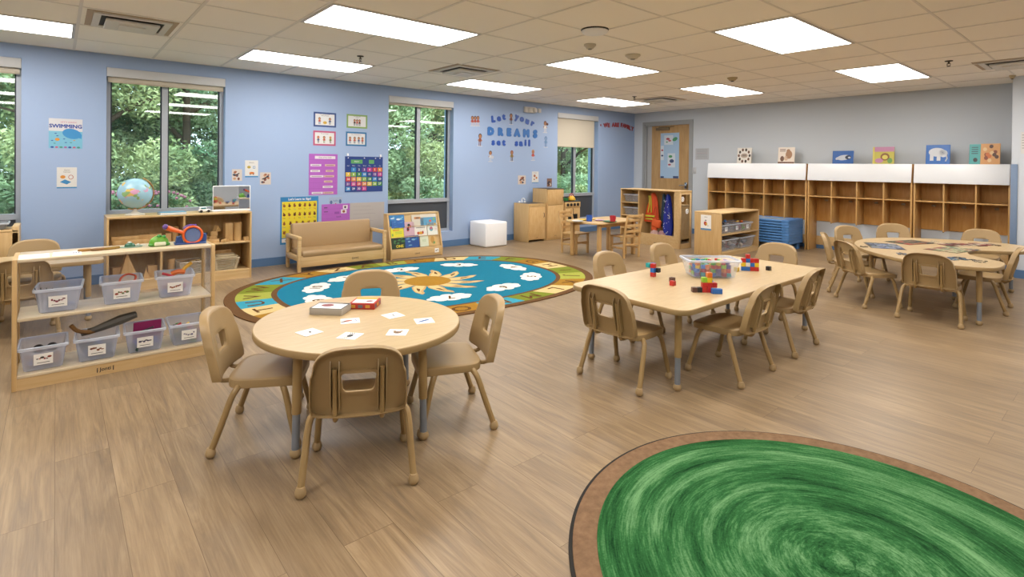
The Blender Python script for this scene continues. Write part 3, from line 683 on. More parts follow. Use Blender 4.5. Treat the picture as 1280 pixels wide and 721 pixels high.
p = q(1127, 317.5); puzzle(p.x, p.y, rad(40), .12, .09, 7, ['#7D828C', '#9AA0A8', '#54585F'], 'few grey jigsaw pieces near the front left edge of the kidney table', .55)
p = q(1080, 308.5); puzzle(p.x, p.y, rad(20), .07, .05, 8, ['#7A6A50', '#5A4E3C'], 'tiny pile of brown jigsaw pieces at the left rim of the kidney table', .7)
p = q(1168, 302); puzzle(p.x, p.y, rad(20), .1, .06, 9, ['#D6CDBE', '#B9A58C'], 'few white jigsaw pieces at the back of the kidney table', .6)
p = q(1246, 307); puzzle(p.x, p.y, rad(0), .1, .06, 10, ['#8A6F50', '#6B563C'], 'few brown jigsaw pieces at the far right of the kidney table', .6)
# ================================================================== storage furniture along the walls
PL = .018
def mark(parent, T, w=.075):          # small dark maker's badge pressed into the wood
    mb = MB(); mb.text('Jonti', w*.42, 0, T, bold=.0006)
    for s_ in (-1, 1):
        M = T @ TR(s_*w*.55, 0, 0); mb.lathe([(w*.05, 0), (1e-6, .0003)], 8, 0, M @ TR(0, w*.12, 0)); mb.box(-w*.035, w*.035, -w*.22, w*.06, 0, .0003, 0, T=M)
    mb.obj('badge', M_ink, parent)
def front(y, x, z): return Matrix.Translation((x, y-.0008, z)) @ Matrix.Rotation(PI/2, 4, 'X')

# ---- see-through shelf for the bins, in front on the left
SX0, SX1, SY0, SY1, SH = -.185, .815, 4.0, 4.33, .728
t = empty('bin_shelf', 'low see-through maple shelf at the left holding seven clear bins', 'shelf', ((SX0+SX1)/2, SY0, 0)); hw = (SX1-SX0)/2; dp = SY1-SY0
for s_ in (-1, 1):
    mb = MB(); x = s_*(hw-.011)
    for y in (.0, dp-.035): mb.box(x-.011, x+.011, y, y+.035, 0, SH, b=.003)
    mb.box(x-.011, x+.011, .035, dp-.035, 0, .075); mb.box(x-.011, x+.011, .035, dp-.035, SH-.03, SH)
    sp = mb.obj('side_frame', M_mapleV, t)
    mb = MB(); mb.box(x-.003, x+.003, .033, dp-.033, .07, SH-.028); mb.obj('side_window', clearmat('acrylic_side', '#D9D4CC', .16, .12), sp)
M_shelfw = wood('sheen_paled_shelf_laminate', '#DDCBAA', '#EAD9BC', .28)  # shelf boards paled in colour to carry the whitish window reflection
for z, nm in ((SH-PL, 'top_panel'), (.382, 'shelf_board'), (.066, 'shelf_board')):
    mb = MB(); mb.box(-hw+.022, hw-.022, .001, dp-.001, z, z+PL, b=.003); mb.obj(nm, M_shelfw, t)
mb = MB(); mb.box(-hw+.022, hw-.022, .006, .024, 0, .066); mb.obj('kick_board', M_maple, t)
mb = MB(); mb.box(-hw+.022, hw-.022, dp-.006, dp-.002, .085, SH-.02); mb.obj('back_window', clearmat('acrylic_back', '#DDE0E4', .05, .1), t)
mark(t, TR(-.085, .005, .034, PI/2), .07)

# ---- wooden block shelf under the globe
BX0, BX1, BY0, BY1, BH = .372, 1.672, 6.42, 6.82, .735
t = empty('block_shelf', 'low maple shelf of wooden blocks and baskets under the globe window', 'shelf', ((BX0+BX1)/2, BY0, 0)); hw = (BX1-BX0)/2; dp = BY1-BY0; mxb = (BX0+BX1)/2
for s_ in (-1, 1): mb = MB(); mb.box(s_*(hw-.009)-.009, s_*(hw-.009)+.009, 0, dp, 0, BH-.001, b=.003); mb.obj('side_panel', M_mapleV, t)
mb = MB(); mb.box(-hw, hw, -.001, dp, BH-PL, BH, b=.003); mb.obj('top_panel', M_maple, t)
mb = MB(); mb.box(-hw+.018, hw-.018, .002, dp-.01, .392, .41, b=.002); mb.obj('shelf_board', M_maple, t)
mb = MB(); mb.box(-hw+.018, hw-.018, .002, dp-.01, .085, .1, b=.002); mb.box(-hw+.018, hw-.018, .004, .02, 0, .085); mb.obj('bottom_board', M_maple, t)
mb = MB(); mb.box(1.02-mxb-.009, 1.02-mxb+.009, .003, dp-.01, .41, BH-PL); mb.obj('divider', M_mapleV, t); mb = MB(); mb.box(.82-mxb-.009, .82-mxb+.009, .003, dp-.01, .1, .392); mb.obj('divider', M_mapleV, t)
mb = MB(); mb.box(-hw+.018, hw-.018, dp-.01, dp, 0, BH-PL); mb.obj('back_panel', M_birch, t)
M_block = wood('beech_block', '#C9A067', '#DDB780', .5, stretch=(6, 6, 1.5)); G = 'plain wooden unit blocks in the block shelf'
def wblock(x, y, z, sx, sy, sz, rz, where, shape='box', ry=0.0):
    mb = MB()
    if shape == 'box': mb.box(-sx/2, sx/2, -sy/2, sy/2, 0, sz, b=.0025)
    elif shape == 'cyl': mb.lathe([(sx/2-.002, 0), (sx/2, .002), (sx/2, sz-.002), (sx/2-.002, sz)], 20)
    elif shape == 'tri': mb.prism([(-sx/2, 0), (sx/2, 0), (-sx/2*.2, sz)], -sy/2, sy/2, T=TR(rx=PI/2))
    elif shape == 'arch':
        o = [(-sx/2, 0), (-sx/4, 0)]+[(-sx/4*cos(PI*k/8), sx/4*sin(PI*k/8)) for k in range(1, 8)]+[(sx/4, 0), (sx/2, 0), (sx/2, sz), (-sx/2, sz)]
        mb.prism(o, -sy/2, sy/2, T=TR(rx=PI/2))
    o = mb.obj('wooden_block', M_block, label=where, cat='wooden block', group=G); o.location = (x, y, z); o.rotation_euler = (0, ry, rz); return o
z1, z2 = .4105, .1005
LL = 'in the upper left of the block shelf'
wblock(.60, 6.50, z1, .38, .07, .045, .01, 'long plank block at the bottom front '+LL); wblock(.605, 6.585, z1, .36, .07, .045, .03, 'long plank block behind another at the bottom '+LL)
wblock(.60, 6.50, z1+.0455, .36, .07, .045, -.02, 'long plank block second from the bottom '+LL); wblock(.52, 6.505, z1+.091, .22, .07, .035, .05, 'short plank block atop two long ones '+LL)
wblock(.73, 6.51, z1+.091, .2, .06, .04, -.07, 'topmost plank block on the right '+LL)
wblock(.74, 6.60, z1+.0455, .12, .06, .09, .3, 'triangular block behind the plank stack '+LL, 'tri')
wblock(.89, 6.52, z1, .05, .05, .13, 0, 'upright pillar block right of the plank stack '+LL); wblock(.955, 6.56, z1, .07, .07, .19, .2, 'tall round column block '+LL, 'cyl')
RR = 'in the upper right of the block shelf'
wblock(1.09, 6.62, z1, .07, .07, .18, .1, 'upright block beside the divider '+RR)
wblock(1.19, 6.50, z1, .13, .06, .04, .2, 'low block at the left front '+RR); wblock(1.2, 6.585, z1, .12, .07, .07, .0, 'arch block at the left '+RR, 'arch'); wblock(1.185, 6.505, z1+.041, .1, .05, .03, -.1, 'thin block lying on a low block '+RR)
wblock(1.31, 6.49, z1, .1, .06, .035, -.2, 'low block at the centre front '+RR); wblock(1.30, 6.57, z1, .08, .08, .06, .3, 'cube block behind a low block '+RR); wblock(1.32, 6.575, z1+.0605, .07, .06, .05, .1, 'block on top of a cube block '+RR)
wblock(1.355, 6.58, z1+.111, .07, .05, .06, .5, 'small wedge block topmost in the pile '+RR, 'tri'); wblock(1.415, 6.47, z1, .09, .045, .03, .9, 'slanted small block before the uprights '+RR)
wblock(1.46, 6.55, z1, .08, .08, .2, .1, 'tall square upright block '+RR); wblock(1.552, 6.53, z1, .085, .085, .2, .0, 'thickest round column block '+RR, 'cyl'); wblock(1.625, 6.47, z1, .045, .05, .04, .2, 'smallest block at the far right '+RR)
LB = 'in the lower left compartment of the block shelf'
wblock(.555, 6.53, z2, .17, .09, .27, .05, 'tall ramp-shaped block '+LB, 'tri'); wblock(.70, 6.50, z2, .06, .06, .1, 0, 'small block leaning by the ramp '+LB, 'tri'); wblock(.755, 6.54, z2, .08, .07, .12, 0, 'upright block next to the divider '+LB)
wblock(.47, 6.62, z2, .1, .1, .12, .2, 'large cube block at the back left '+LB)
MB_ = 'in the lower middle compartment of the block shelf'
wblock(.885, 6.47, z2, .09, .06, .045, .1, 'low block in front '+MB_); wblock(.93, 6.6, z2, .07, .07, .16, .1, 'upright round column block '+MB_, 'cyl')
# dark tray with blocks, basket and lidded box
t = empty('round_bowl', 'dark round bowl standing on blocks in the upper right of the block shelf', 'bowl', (1.2, 6.58, z1+.0705)); mb = MB(); mb.lathe([(.03, 0), (.06, .02), (.065, .03), (.06, .03), (.05, .015), (1e-6, .008)], 20); mb.obj('bowl_body', paint('#33372C'), t)
def basket(x, y, z, lx, ly, h, rz, label, col):
    t = empty('woven_basket', label, 'basket', (x, y, z), rz); mb = MB(); n = 7
    for k in range(n+1):
        zz = h*k/n*.94+.004; f = .8+.2*k/n; r = rrect(-lx/2*f, lx/2*f, -ly/2*f, ly/2*f, .02, 3); P = [(p[0], p[1], zz) for p in r]; mb.tube(P+[P[0]], .0045 if k < n else .007, 6, cap=False)
    r0 = rrect(-lx/2*.8, lx/2*.8, -ly/2*.8, ly/2*.8, .02, 3); r1 = rrect(-lx/2, lx/2, -ly/2, ly/2, .02, 3)
    for a, b in zip(r0, r1): mb.tube([(a[0], a[1], .003), (b[0], b[1], h*.95)], .004, 5)
    mb.prism(r0, 0, .004); mb.obj('basket_weave', pbr('basket_'+col.strip('#'), col, .6), t)
    return t
basket(1.10, 6.56, z2, .25, .24, .13, .1, 'pale woven basket with sticks in the lower middle of the block shelf', '#CFC3AE')
for k in range(9):
    r = random.Random(k); o = MB().tube([(-.1, 0, 0), (0, r.uniform(-.02, .02), .01), (.1, 0, 0)], .006, 7, smoothn=3).obj('wooden_stick', paint(['#8A6A3E', '#6C5434', '#B59A5A'][k % 3]), label='thin wooden stick lying in the pale woven basket', cat='stick', group='sticks in the woven basket')
    o.location = (1.1+r.uniform(-.02, .02), 6.56+r.uniform(-.06, .06), z2+.1+.008*(k % 4)); o.rotation_euler = (0, r.uniform(-.15, .15), r.uniform(-.8, .8))
basket(1.43, 6.57, z2, .26, .23, .13, .0, 'cream woven basket with a lid, at the lower right of the block shelf', '#DDCFB2')
t = empty('basket_lid', 'cream wavy lid resting on the right-hand woven basket', 'lid', (1.425, 6.56, z2+.135), .05); mb = MB(); mb.prism(superell(.13, .12, 4, 40), 0, .012, r=.004); mb.prism(superell(.1, .09, 4, 40), .012, .035, r=.008); mb.obj('lid_body', pbr('lid_cream', '#D6C6A4', .6), t)
wblock(1.40, 6.62, z2+.171, .2, .07, .035, .05, 'short plank block lying on the lidded basket at the lower right of the block shelf')

# ---- things on top of the block shelf
t = empty('globe', 'desk globe with pale blue seas on a white and tan foot', 'globe', (.612, 6.6, BH))
mb = MB(); mb.lathe([(.085, 0), (.088, .006), (.075, .013), (.035, .026), (.018, .045), (.013, .06)], 28); mb.obj('globe_foot', pbr('globe_foot_white', '#E4DCD0', .3), t)
mb = MB(); mb.lathe([(.014, .045), (.012, .075), (1e-6, .08)], 14); P = []
for k in range(25):
    a = rad(-112+178*k/24); P.append((.165*cos(a)*cos(.15), .165*cos(a)*sin(.15), .222+.165*sin(a)))
mb.tube(P, .0055, 8); mb.obj('globe_meridian', pbr('tan_meridian', '#C08A4A', .35), t)
def globe_mat():
    m = bpy.data.materials.new('globe_map'); m.use_nodes = True; nt = m.node_tree; b = nt.nodes['Principled BSDF']; N = nt.nodes.new; L = nt.links.new
    tc = N('ShaderNodeTexCoord'); n = N('ShaderNodeTexNoise'); n.inputs['Scale'].default_value = 8.5; n.inputs['Detail'].default_value = 5; L(tc.outputs['Object'], n.inputs[0])
    r = N('ShaderNodeValToRGB'); r.color_ramp.interpolation = 'CONSTANT'; e = r.color_ramp.elements; e[0].color = lin('#9CC6DA'); e[1].position = .56; e[1].color = (1, 1, 1, 1); L(n.outputs[0], r.inputs[0])
    v = N('ShaderNodeTexVoronoi'); v.inputs['Scale'].default_value = 20; L(tc.outputs['Object'], v.inputs[0]); h = N('ShaderNodeValToRGB'); h.color_ramp.interpolation = 'CONSTANT'; e = h.color_ramp.elements
    e[0].color = lin('#DDB870'); e[1].position = .35; e[1].color = lin('#CF9ABB'); k = e.new(.6); k.color = lin('#E3C86A'); k = e.new(.8); k.color = lin('#8DB37A')
    s = N('ShaderNodeSeparateColor'); L(v.outputs['Color'], s.inputs[0]); L(s.outputs[0], h.inputs[0])
    mx = N('ShaderNodeMix'); mx.data_type = 'RGBA'; g = N('ShaderNodeMath'); g.operation = 'GREATER_THAN'; g.inputs[1].default_value = .57; L(n.outputs[0], g.inputs[0]); L(g.outputs[0], mx.inputs[0]); mx.inputs[6].default_value = lin('#9CC6DA'); L(h.outputs[0], mx.inputs[7]); L(mx.outputs[2], b.inputs['Base Color'])
    b.inputs['Roughness'].default_value = .25; return m
mb = MB(); mb.ball((0, 0, .222), .15, n=36); mb.obj('globe_ball', globe_mat(), t)
t = empty('picture_book', 'flat blue book lying on the block shelf beside the globe', 'book', (.925, 6.53, BH), .05, 'books lying flat'); mb = MB(); mb.box(-.115, .115, -.075, .075, .003, .02); mb.obj('book_pages', M_paper, t)
mb = MB(); mb.box(-.118, .118, -.078, .078, 0, .003); mb.box(-.118, .118, -.078, .078, .02, .023); mb.box(-.118, .118, .075, .078, 0, .023); mb.obj('book_cover', paint('#5FA6CC', .4), t)
t = empty('toy_car', 'white toy car with a teal window and dark wheels beside the mirror', 'toy vehicle', (1.225, 6.55, BH), .1)
mb = MB(); mb.box(-.055, .055, -.025, .025, .012, .035, b=.008); mb.box(-.045, .02, -.023, .023, .033, .062, b=.008); mb.obj('car_body', M_white, t)
mb = MB(); mb.box(-.038, .012, -.0245, .0245, .04, .055, b=.002); mb.obj('car_window', paint('#3F8D97', .2), t)
for sx in (-1, 1):
    for sy in (-1, 1): mb = MB(); mb.lathe([(.014, -.005), (.015, 0), (.014, .005)], 14, T=TR(sx*.036, sy*.027, .015, PI/2)); mb.obj('wheel', M_black, t)
M_mirror = pbr('mirror_silver', '#E6E8EA', .03, metal=1)
t = empty('folding_mirror', 'silver folding mirror with a white rim standing at the right end of the block shelf', 'mirror', (1.5, 6.6, BH), .02)
mb = MB(); mb.box(-.195, .195, -.045, .06, 0, .016, b=.006); mb.obj('mirror_base', M_white, t)
mb = MB(); mb.box(-.19, .08, -.012, .0, .016, .285, b=.005, T=TR(0, 0, 0, rz=.06)); mb.box(0, .12, -.006, .006, .016, .285, b=.005, T=TR(.078, -.002, 0, rz=-.35)); mb.obj('mirror_frame', M_white, t)
mb = MB(); mb.box(-.184, .075, -.0145, -.012, .024, .277, T=TR(0, 0, 0, rz=.06)); mb.box(.003, .112, -.009, -.0062, .024, .277, T=TR(.078, -.002, 0, rz=-.35)); mb.obj('mirror_glass', M_mirror, t)

# ---- low cabinet cut by the left picture edge
t = empty('low_cabinet', 'low maple cabinet under the leftmost window, cut by the picture edge', 'cabinet', (-.8, 6.45, 0)); mb = MB()
mb.box(-.55, .545, 0, .36, .06, .64, b=.004); mb.obj('cabinet_body', M_mapleV, t); mb = MB(); mb.box(-.55, .545, -.0, .365, .64, .66, b=.004); mb.box(.5, .548, .0, .365, .03, .69, b=.004); mb.obj('cabinet_frame', M_maple, t)
mb = MB(); mb.box(-.53, .49, .02, .34, 0, .06); mb.obj('cabinet_plinth', M_mapleV, t)
t = tub('toy_tray', 'grey tray with something yellow in it on the cabinet at the left picture edge', 'tray', (-.50, 6.62, .66), 0, .34, .24, .06, .9, mat=pbr('grey_tray', '#7D838B', .45))
mb = MB(); mb.prism(superell(.1, .06, 2.5, 24), .01, .04, r=.01); mb.obj('yellow_insert', paint('#D8B93A'), t)

# ---- toddler sofa
t = empty('child_sofa', 'small tan vinyl sofa with wooden arms against the blue wall', 'sofa', (2.72, 6.34, 0))
X = .545
M_vinyl = pbr('tan_vinyl', '#AE9068', .38, bump=.06, bscale=120); M_vinyl2 = pbr('tan_vinyl_seat', '#AD8F66', .34, bump=.06, bscale=120)
for s_ in (-1, 1):
    mb = MB(); xa, xb_ = (s_*X-.02, s_*X+.02)
    mb.box(xa, xb_, 0, .045, 0, .42, b=.008); mb.box(xa, xb_, .40, .445, 0, .42, b=.008); mb.box(xa-.004, xb_+.004, -.004, .449, .375, .42, b=.01); mb.box(xa, xb_, .03, .42, .13, .19, b=.005)
    mb.obj('sofa_arm', M_maple, t)
mb = MB(); mb.box(-X+.02, X-.02, .006, .028, .055, .19, b=.004); mb.obj('front_rail', M_maple, t)
mb = MB(); mb.box(-X+.02, X-.02, .03, .42, .12, .14); mb.box(-X+.02, X-.02, .425, .442, .1, .46); mb.obj('seat_deck', M_mapleV, t)
mb = MB(); mb.box(-X+.024, X-.024, -.004, .41, .165, .245, b=.03, seg=3); mb.obj('seat_cushion', M_vinyl2, t)
mb = MB(); mb.box(-X+.03, X-.03, -.04, .04, -.005, .315, b=.025, seg=3, T=TR(0, .37, .225, rx=-.14)); mb.obj('back_cushion', M_vinyl, t)
mark(t, TR(.14, .0055, .105, PI/2), .07)

# ---- book display
DX0, DX1 = 3.40, 4.19
t = empty('book_display', 'slanted wooden book display under the window beside the sofa', 'book display', ((DX0+DX1)/2, 6.42, 0), rad(-3)); hw = (DX1-DX0)/2
for s_ in (-1, 1):
    mb = MB(); mb.prism([(0, 0), (.24, 0), (.24, .6), (.13, .6), (.0, .13)], s_*(hw-.009)-.009, s_*(hw-.009)+.009, T=Matrix(((0, 0, 1, 0), (1, 0, 0, 0), (0, 1, 0, 0), (0, 0, 0, 1)))); mb.obj('side_panel', M_mapleV, t)
mb = MB(); mb.box(-hw+.018, hw-.018, .004, .02, .01, .135, b=.003); mb.obj('front_board', M_maple, t)
SLR = math.atan2(.10, .47); slopeL = .49
def onslope(x, s, d=0.0): # s along the slope from the lip upward, d out of the slope
    return (x, .035+.10*s/slopeL-d*cos(SLR), .12+.47*s/slopeL-d*sin(SLR))
def SLT(x, s, d=0.0): p = onslope(x, s, d); return Matrix.Translation(p) @ Matrix.Rotation(PI/2-SLR, 4, 'X')
mb = MB(); mb.box(-hw+.018, hw-.018, 0, slopeL, -.012, 0, T=SLT(0, 0)); mb.box(-hw, hw, .125, .24, .585, .605, b=.003); mb.obj('slanted_back', M_maple, t)
TIER = [(.02, .0), (.17, .0), (.31, .0)]
mb = MB()
for s_, d in TIER[1:]: mb.box(-hw+.018, hw-.018, s_-.006, s_, 0, .02, T=SLT(0, 0))
mb.obj('tier_ledge', M_maple, t)
mark(t, TR(.0, .0035, .06, PI/2), .06)
mb = MB(); mb.box(.27, .335, -.03, .03, 0, .0006, T=TR(0, .0035, .075, PI/2)); mb.text('wT', .03, 1, TR(.302, .0028, .075, PI/2), bold=.001); mb.obj('corner_label', [M_paper, M_ink], t)
BD = t
def book(parent_T, w, h, th, cols, draw, label, group, name='picture_book', cat='book'):
    t = bpy.data.objects.new(name, None); COL.objects.link(t); props(t, label, cat, group); t.matrix_world = parent_T
    mb = MB(); mb.box(-w/2+.003, w/2-.003, .003, h-.003, .0015, th-.0015); mb.obj('book_pages', M_paper, t)
    mb = MB(); mb.box(-w/2, w/2, 0, h, 0, .0015); mb.box(-w/2, w/2, 0, h, th-.0015, th); mb.box(-w/2, -w/2+.002, 0, h, 0, th)
    n0 = 1
    if draw: draw(mb, w, h, th+.0003)
    mb.obj('book_cover', [paint(c, .35) for c in cols], t); return t
def el(mb, cx, cy, a, b, mi, z, rot=0, n=18): mb.add([(x, y, z) for x, y in superell(a, b, 2, n, rot, cx, cy)], [tuple(range(n))], mi)
def bars(mb, x0, x1, ys, mi, z, t_=.004):
    for y in ys: mb.box(x0, x1, y, y+t_, z, z+.0001, mi)
W0 = Matrix.Translation((2*0+(DX0+DX1)/2, 6.42, 0)) @ Matrix.Rotation(rad(-3), 4, 'Z')
def bookat(x, tier, w, h, cols, draw, label, d=0.004, k=0):
    s_ = TIER[tier][0]+.001; return book(W0 @ SLT(x, s_, d+k), w, h, .008, cols, draw, label, 'books in the slanted display')
def sea(mb, w, h, z):
    for i in range(9): r = random.Random(i); el(mb, r.uniform(-.4, .4)*w, r.uniform(.1, .85)*h, w*r.uniform(.06, .16), h*r.uniform(.03, .08), 1+i % 2, z+.0001*i)
bookat(-.26, 2, .22, .17, ['#2F7FC0', '#7FC0DC', '#DDE9F0', '#1E5C9E'], sea, 'light blue sea picture book at the top left of the slanted display')
bookat(-.255, 2, .19, .10, ['#1E62B4', '#4B93D0', '#2E77C2'], sea, 'deep blue book leaning below the top left book of the display', .014)
bookat(.05, 2, .18, .16, ['#D8D2C4', '#C9874A', '#5A5048'], lambda m, w, h, z: (m.box(-.05, .05, h-.06, h-.03, z, z+.0001, 1), m.box(-.025, .025, h-.052, h-.038, z+.0001, z+.0002, 2)), 'cream book with an orange title band at the top middle of the display')
bookat(.215, 2, .25, .165, ['#5FA3CC', '#E2DACB', '#D9644A', '#7BBF6A'], lambda m, w, h, z: (m.box(-w/2, w/2, h*.72, h, z, z+.0001, 1), el(m, .03, h*.4, .02, .016, 2, z+.0002), el(m, .09, h*.55, .015, .02, 3, z+.0002)), 'blue and cream picture book at the top right of the display')
bookat(-.27, 1, .19, .16, ['#E5DC2E', '#7DB04A', '#D2483A', '#E8E6DA'], lambda m, w, h, z: (bars(m, -.06, .03, (h*.6,), 2, z, .009), bars(m, -.03, .07, (h*.45, h*.33), 1, z, .006), el(m, -.06, h*.82, .02, .012, 3, z), el(m, .05, h*.85, .02, .012, 3, z), el(m, -.07, h*.25, .012, .02, 1, z)), 'bright yellow picture book on the middle tier of the display')
bookat(-.09, 1, .16, .205, ['#D3AFC0', '#23252B', '#B3262C'], lambda m, w, h, z: (el(m, 0, h*.78, .022, .02, 1, z), el(m, -.018, h*.52, .02, .024, 1, z), el(m, -.01, h*.62, .014, .014, 2, z+.0001), el(m, -.02, h*.42, .02, .008, 2, z+.0001), el(m, .02, h*.7, .012, .02, 2, z+.0001)), 'pink picture book with a small black and red figure in the middle of the display')
bookat(.085, 1, .19, .14, ['#EDEAE2', '#C0392F', '#E1A32E', '#4B4540'], lambda m, w, h, z: (bars(m, -.07, .07, (h*.8,), 3, z, .007), el(m, 0, h*.3, .04, .02, 2, z), el(m, -.04, h*.3, .02, .02, 1, z), el(m, .03, h*.35, .012, .022, 1, z+.0001)), 'white book with red and yellow shapes right of the pink one in the display')
bookat(.27, 1, .16, .175, ['#E9ECE4', '#D8B03A', '#6FA8B8', '#C06A80'], lambda m, w, h, z: (el(m, .045, h*.88, .012, .012, 1, z), el(m, -.02, h*.5, .03, .03, 2, z), el(m, -.02, h*.58, .022, .02, 3, z+.0001), bars(m, .03, .07, (h*.6, h*.5, h*.4), 3, z, .004)), 'pale book with a heart-like drawing at the right end of the middle tier')
bookat(-.265, 0, .2, .155, ['#1E3A26', '#E7D32F', '#3F7A44', '#0F1A14'], lambda m, w, h, z: ([el(m, random.Random(i).uniform(-.09, .09), random.Random(i+9).uniform(.06, .14), .02, .012, 2+(i % 2), z+.00005*i) for i in range(14)], m.text('ONE', .052, 1, TR(.015, .03, z+.002), bold=.0015)), 'dark green jungle picture book with the yellow word ONE')
bookat(-.06, 0, .215, .165, ['#1F4F9A', '#2F79BE', '#7CB3D6', '#173A78'], sea, 'dark blue ocean picture book beside the green one on the lowest tier')
bookat(.125, 0, .13, .15, ['#DDE6CE', '#8FB46A', '#D8B878'], lambda m, w, h, z: (el(m, 0, h*.5, .04, .045, 0, z), bars(m, -.03, .03, (h*.45, h*.55, h*.62), 1, z, .003)), 'pale green picture book at the right of the lowest tier')
bookat(.255, 0, .13, .15, ['#DDB878', '#C99A4E', '#7FAF6A'], lambda m, w, h, z: (el(m, 0, h*.55, .03, .05, 1, z), el(m, .02, h*.3, .02, .02, 2, z)), 'tan picture book last on the lowest tier, beside the corner label')

# ---- white cube stool
t = empty('light_cube', 'glowing-white rounded plastic cube stool by the baseboard', 'stool', (5.285, 6.755, 0)); mb = MB(); mb.box(-.215, .215, -.215, .215, .004, .387, b=.022, seg=4); mb.obj('cube_shell', pbr('white_polythene', '#EEF0F4', .45), t)
mb = MB(); mb.box(-.19, .19, -.19, .19, 0, .006); mb.obj('cube_base', M_white, t)

# ---- play kitchen
def handle(parent, x, y, z, h=.07): mb = MB(); mb.tube([(x, y, z-h/2), (x, y-.014, z-h/2+.004), (x, y-.016, z), (x, y-.014, z+h/2-.004), (x, y, z+h/2)], .0045, 7); mb.obj('handle', M_ink, parent)
KX = 6.19; t = empty('play_sink_cabinet', 'play kitchen sink cabinet with a dark basin top, right of the white cube', 'play cabinet', (KX, 6.585, 0))
mb = MB(); mb.box(-.2, -.182, 0, .37, 0, .64, b=.003); mb.box(.182, .2, 0, .37, 0, .64, b=.003); mb.box(-.182, .182, .352, .37, 0, .64); mb.box(-.182, .182, .02, .352, .03, .048); mb.box(-.182, .182, .003, .018, .59, .64); mb.obj('cabinet_body', M_mapleV, t)
mb = MB(); mb.box(-.178, .178, .0, .016, .035, .585, b=.003); d_ = mb.obj('door', M_birch, t); handle(d_, .15, 0, .44); mb = MB(); mb.text('Jonti', .02, 0, TR(0, -.0006, .07, PI/2)); mb.obj('badge', M_ink, d_)
mb = MB(); mb.box(-.18, .18, .03, .35, .6, .632); mb.box(-.18, .182, .02, .352, .63, .642, b=.004); mb.obj('basin_top', pbr('dark_basin', '#34363A', .3), t)
mb = MB(); mb.tube([(-.06, .32, .64), (-.06, .32, .70), (-.06, .28, .715), (-.06, .24, .69)], .009, 8, smoothn=3); mb.lathe([(.02, .64), (.018, .665), (1e-6, .67)], 12, T=TR(-.12, .32, 0)); mb.lathe([(.02, .64), (.018, .665), (1e-6, .67)], 12, T=TR(0, .32, 0)); mb.obj('faucet', M_white, t)
t = empty('play_fridge', 'tall play kitchen fridge cabinet, the tallest of the play kitchen', 'play cabinet', (6.62, 6.575, 0))
mb = MB(); mb.box(-.205, .205, .018, .37, 0, .88, b=.003); mb.obj('cabinet_body', M_mapleV, t); mb = MB(); mb.box(-.2, .2, -.0, .37, .872, .884, b=.002); mb.obj('top_edge', pbr('dark_edge', '#4A4038', .5), t)
mb = MB(); mb.box(-.195, .195, .0, .017, .6, .868, b=.003); d_ = mb.obj('door', M_birch, t); handle(d_, .17, 0, .70); mb = MB(); mb.box(-.195, .195, .0, .017, .035, .596, b=.003); d_ = mb.obj('door', M_birch, t); handle(d_, .17, 0, .44); mb = MB(); mb.text('Jonti', .02, 0, TR(0, -.0006, .07, PI/2)); mb.obj('badge', M_ink, d_)
t = empty('play_stove', 'play kitchen stove with four black knobs, partly behind a wooden chair', 'play cabinet', (7.06, 6.585, 0))
mb = MB(); mb.box(-.2, .2, .018, .37, 0, .635, b=.003); mb.box(-.2, .2, .0, .018, .54, .635, b=.003); mb.obj('cabinet_body', M_mapleV, t)
mb = MB(); mb.box(-.19, .19, -.0, .016, .06, .53, b=.003); mb.box(-.12, .12, -.002, .0, .3, .42, 1); d_ = mb.obj('oven_door', [M_birch, M_black], t); handle(d_, .0, 0, .47, .1)
for k in range(4): mb = MB(); mb.lathe([(.027, 0), (.026, .012), (.018, .016), (1e-6, .017)], 16, T=TR(-.13+.087*k, 0, .588, PI/2)); mb.obj('knob', M_black, t)
mb = MB(); mb.box(-.2, .2, .0, .37, .635, .65, b=.002); mb.obj('hob_plate', pbr('dark_hob', '#3A3B3E', .35), t)
t = empty('toy_pot', 'small green toy pot with handles on the play stove', 'toy pot', (6.96, 6.68, .65)); mb = MB(); mb.lathe([(.045, 0), (.058, .01), (.06, .05), (.064, .052), (.058, .052), (.052, .012), (1e-6, .01)], 22); mb.obj('pot_body', paint('#2F8F4E', .35), t)
for s_ in (-1, 1): mb = MB(); mb.tube([(s_*.058, -.015, .042), (s_*.08, -.012, .044), (s_*.08, .012, .044), (s_*.058, .015, .042)], .006, 7); mb.obj('pot_handle', paint('#2F8F4E', .35), t)
t = empty('toy_kettle', 'yellow and red toy kettle on the play stove', 'toy kettle', (7.12, 6.68, .65)); mb = MB(); mb.lathe([(.05, 0), (.075, .012), (.078, .03), (.055, .07), (.03, .088), (1e-6, .09)], 22); mb.obj('kettle_body', paint('#E6B52E', .35), t)
mb = MB(); mb.tube([(-.05, 0, .06), (-.045, 0, .11), (0, 0, .13), (.045, 0, .11), (.05, 0, .06)], .007, 8, smoothn=4); mb.lathe([(.012, .088), (.014, .1), (1e-6, .108)], 12); mb.obj('kettle_handle', paint('#C23A2E', .35), t)

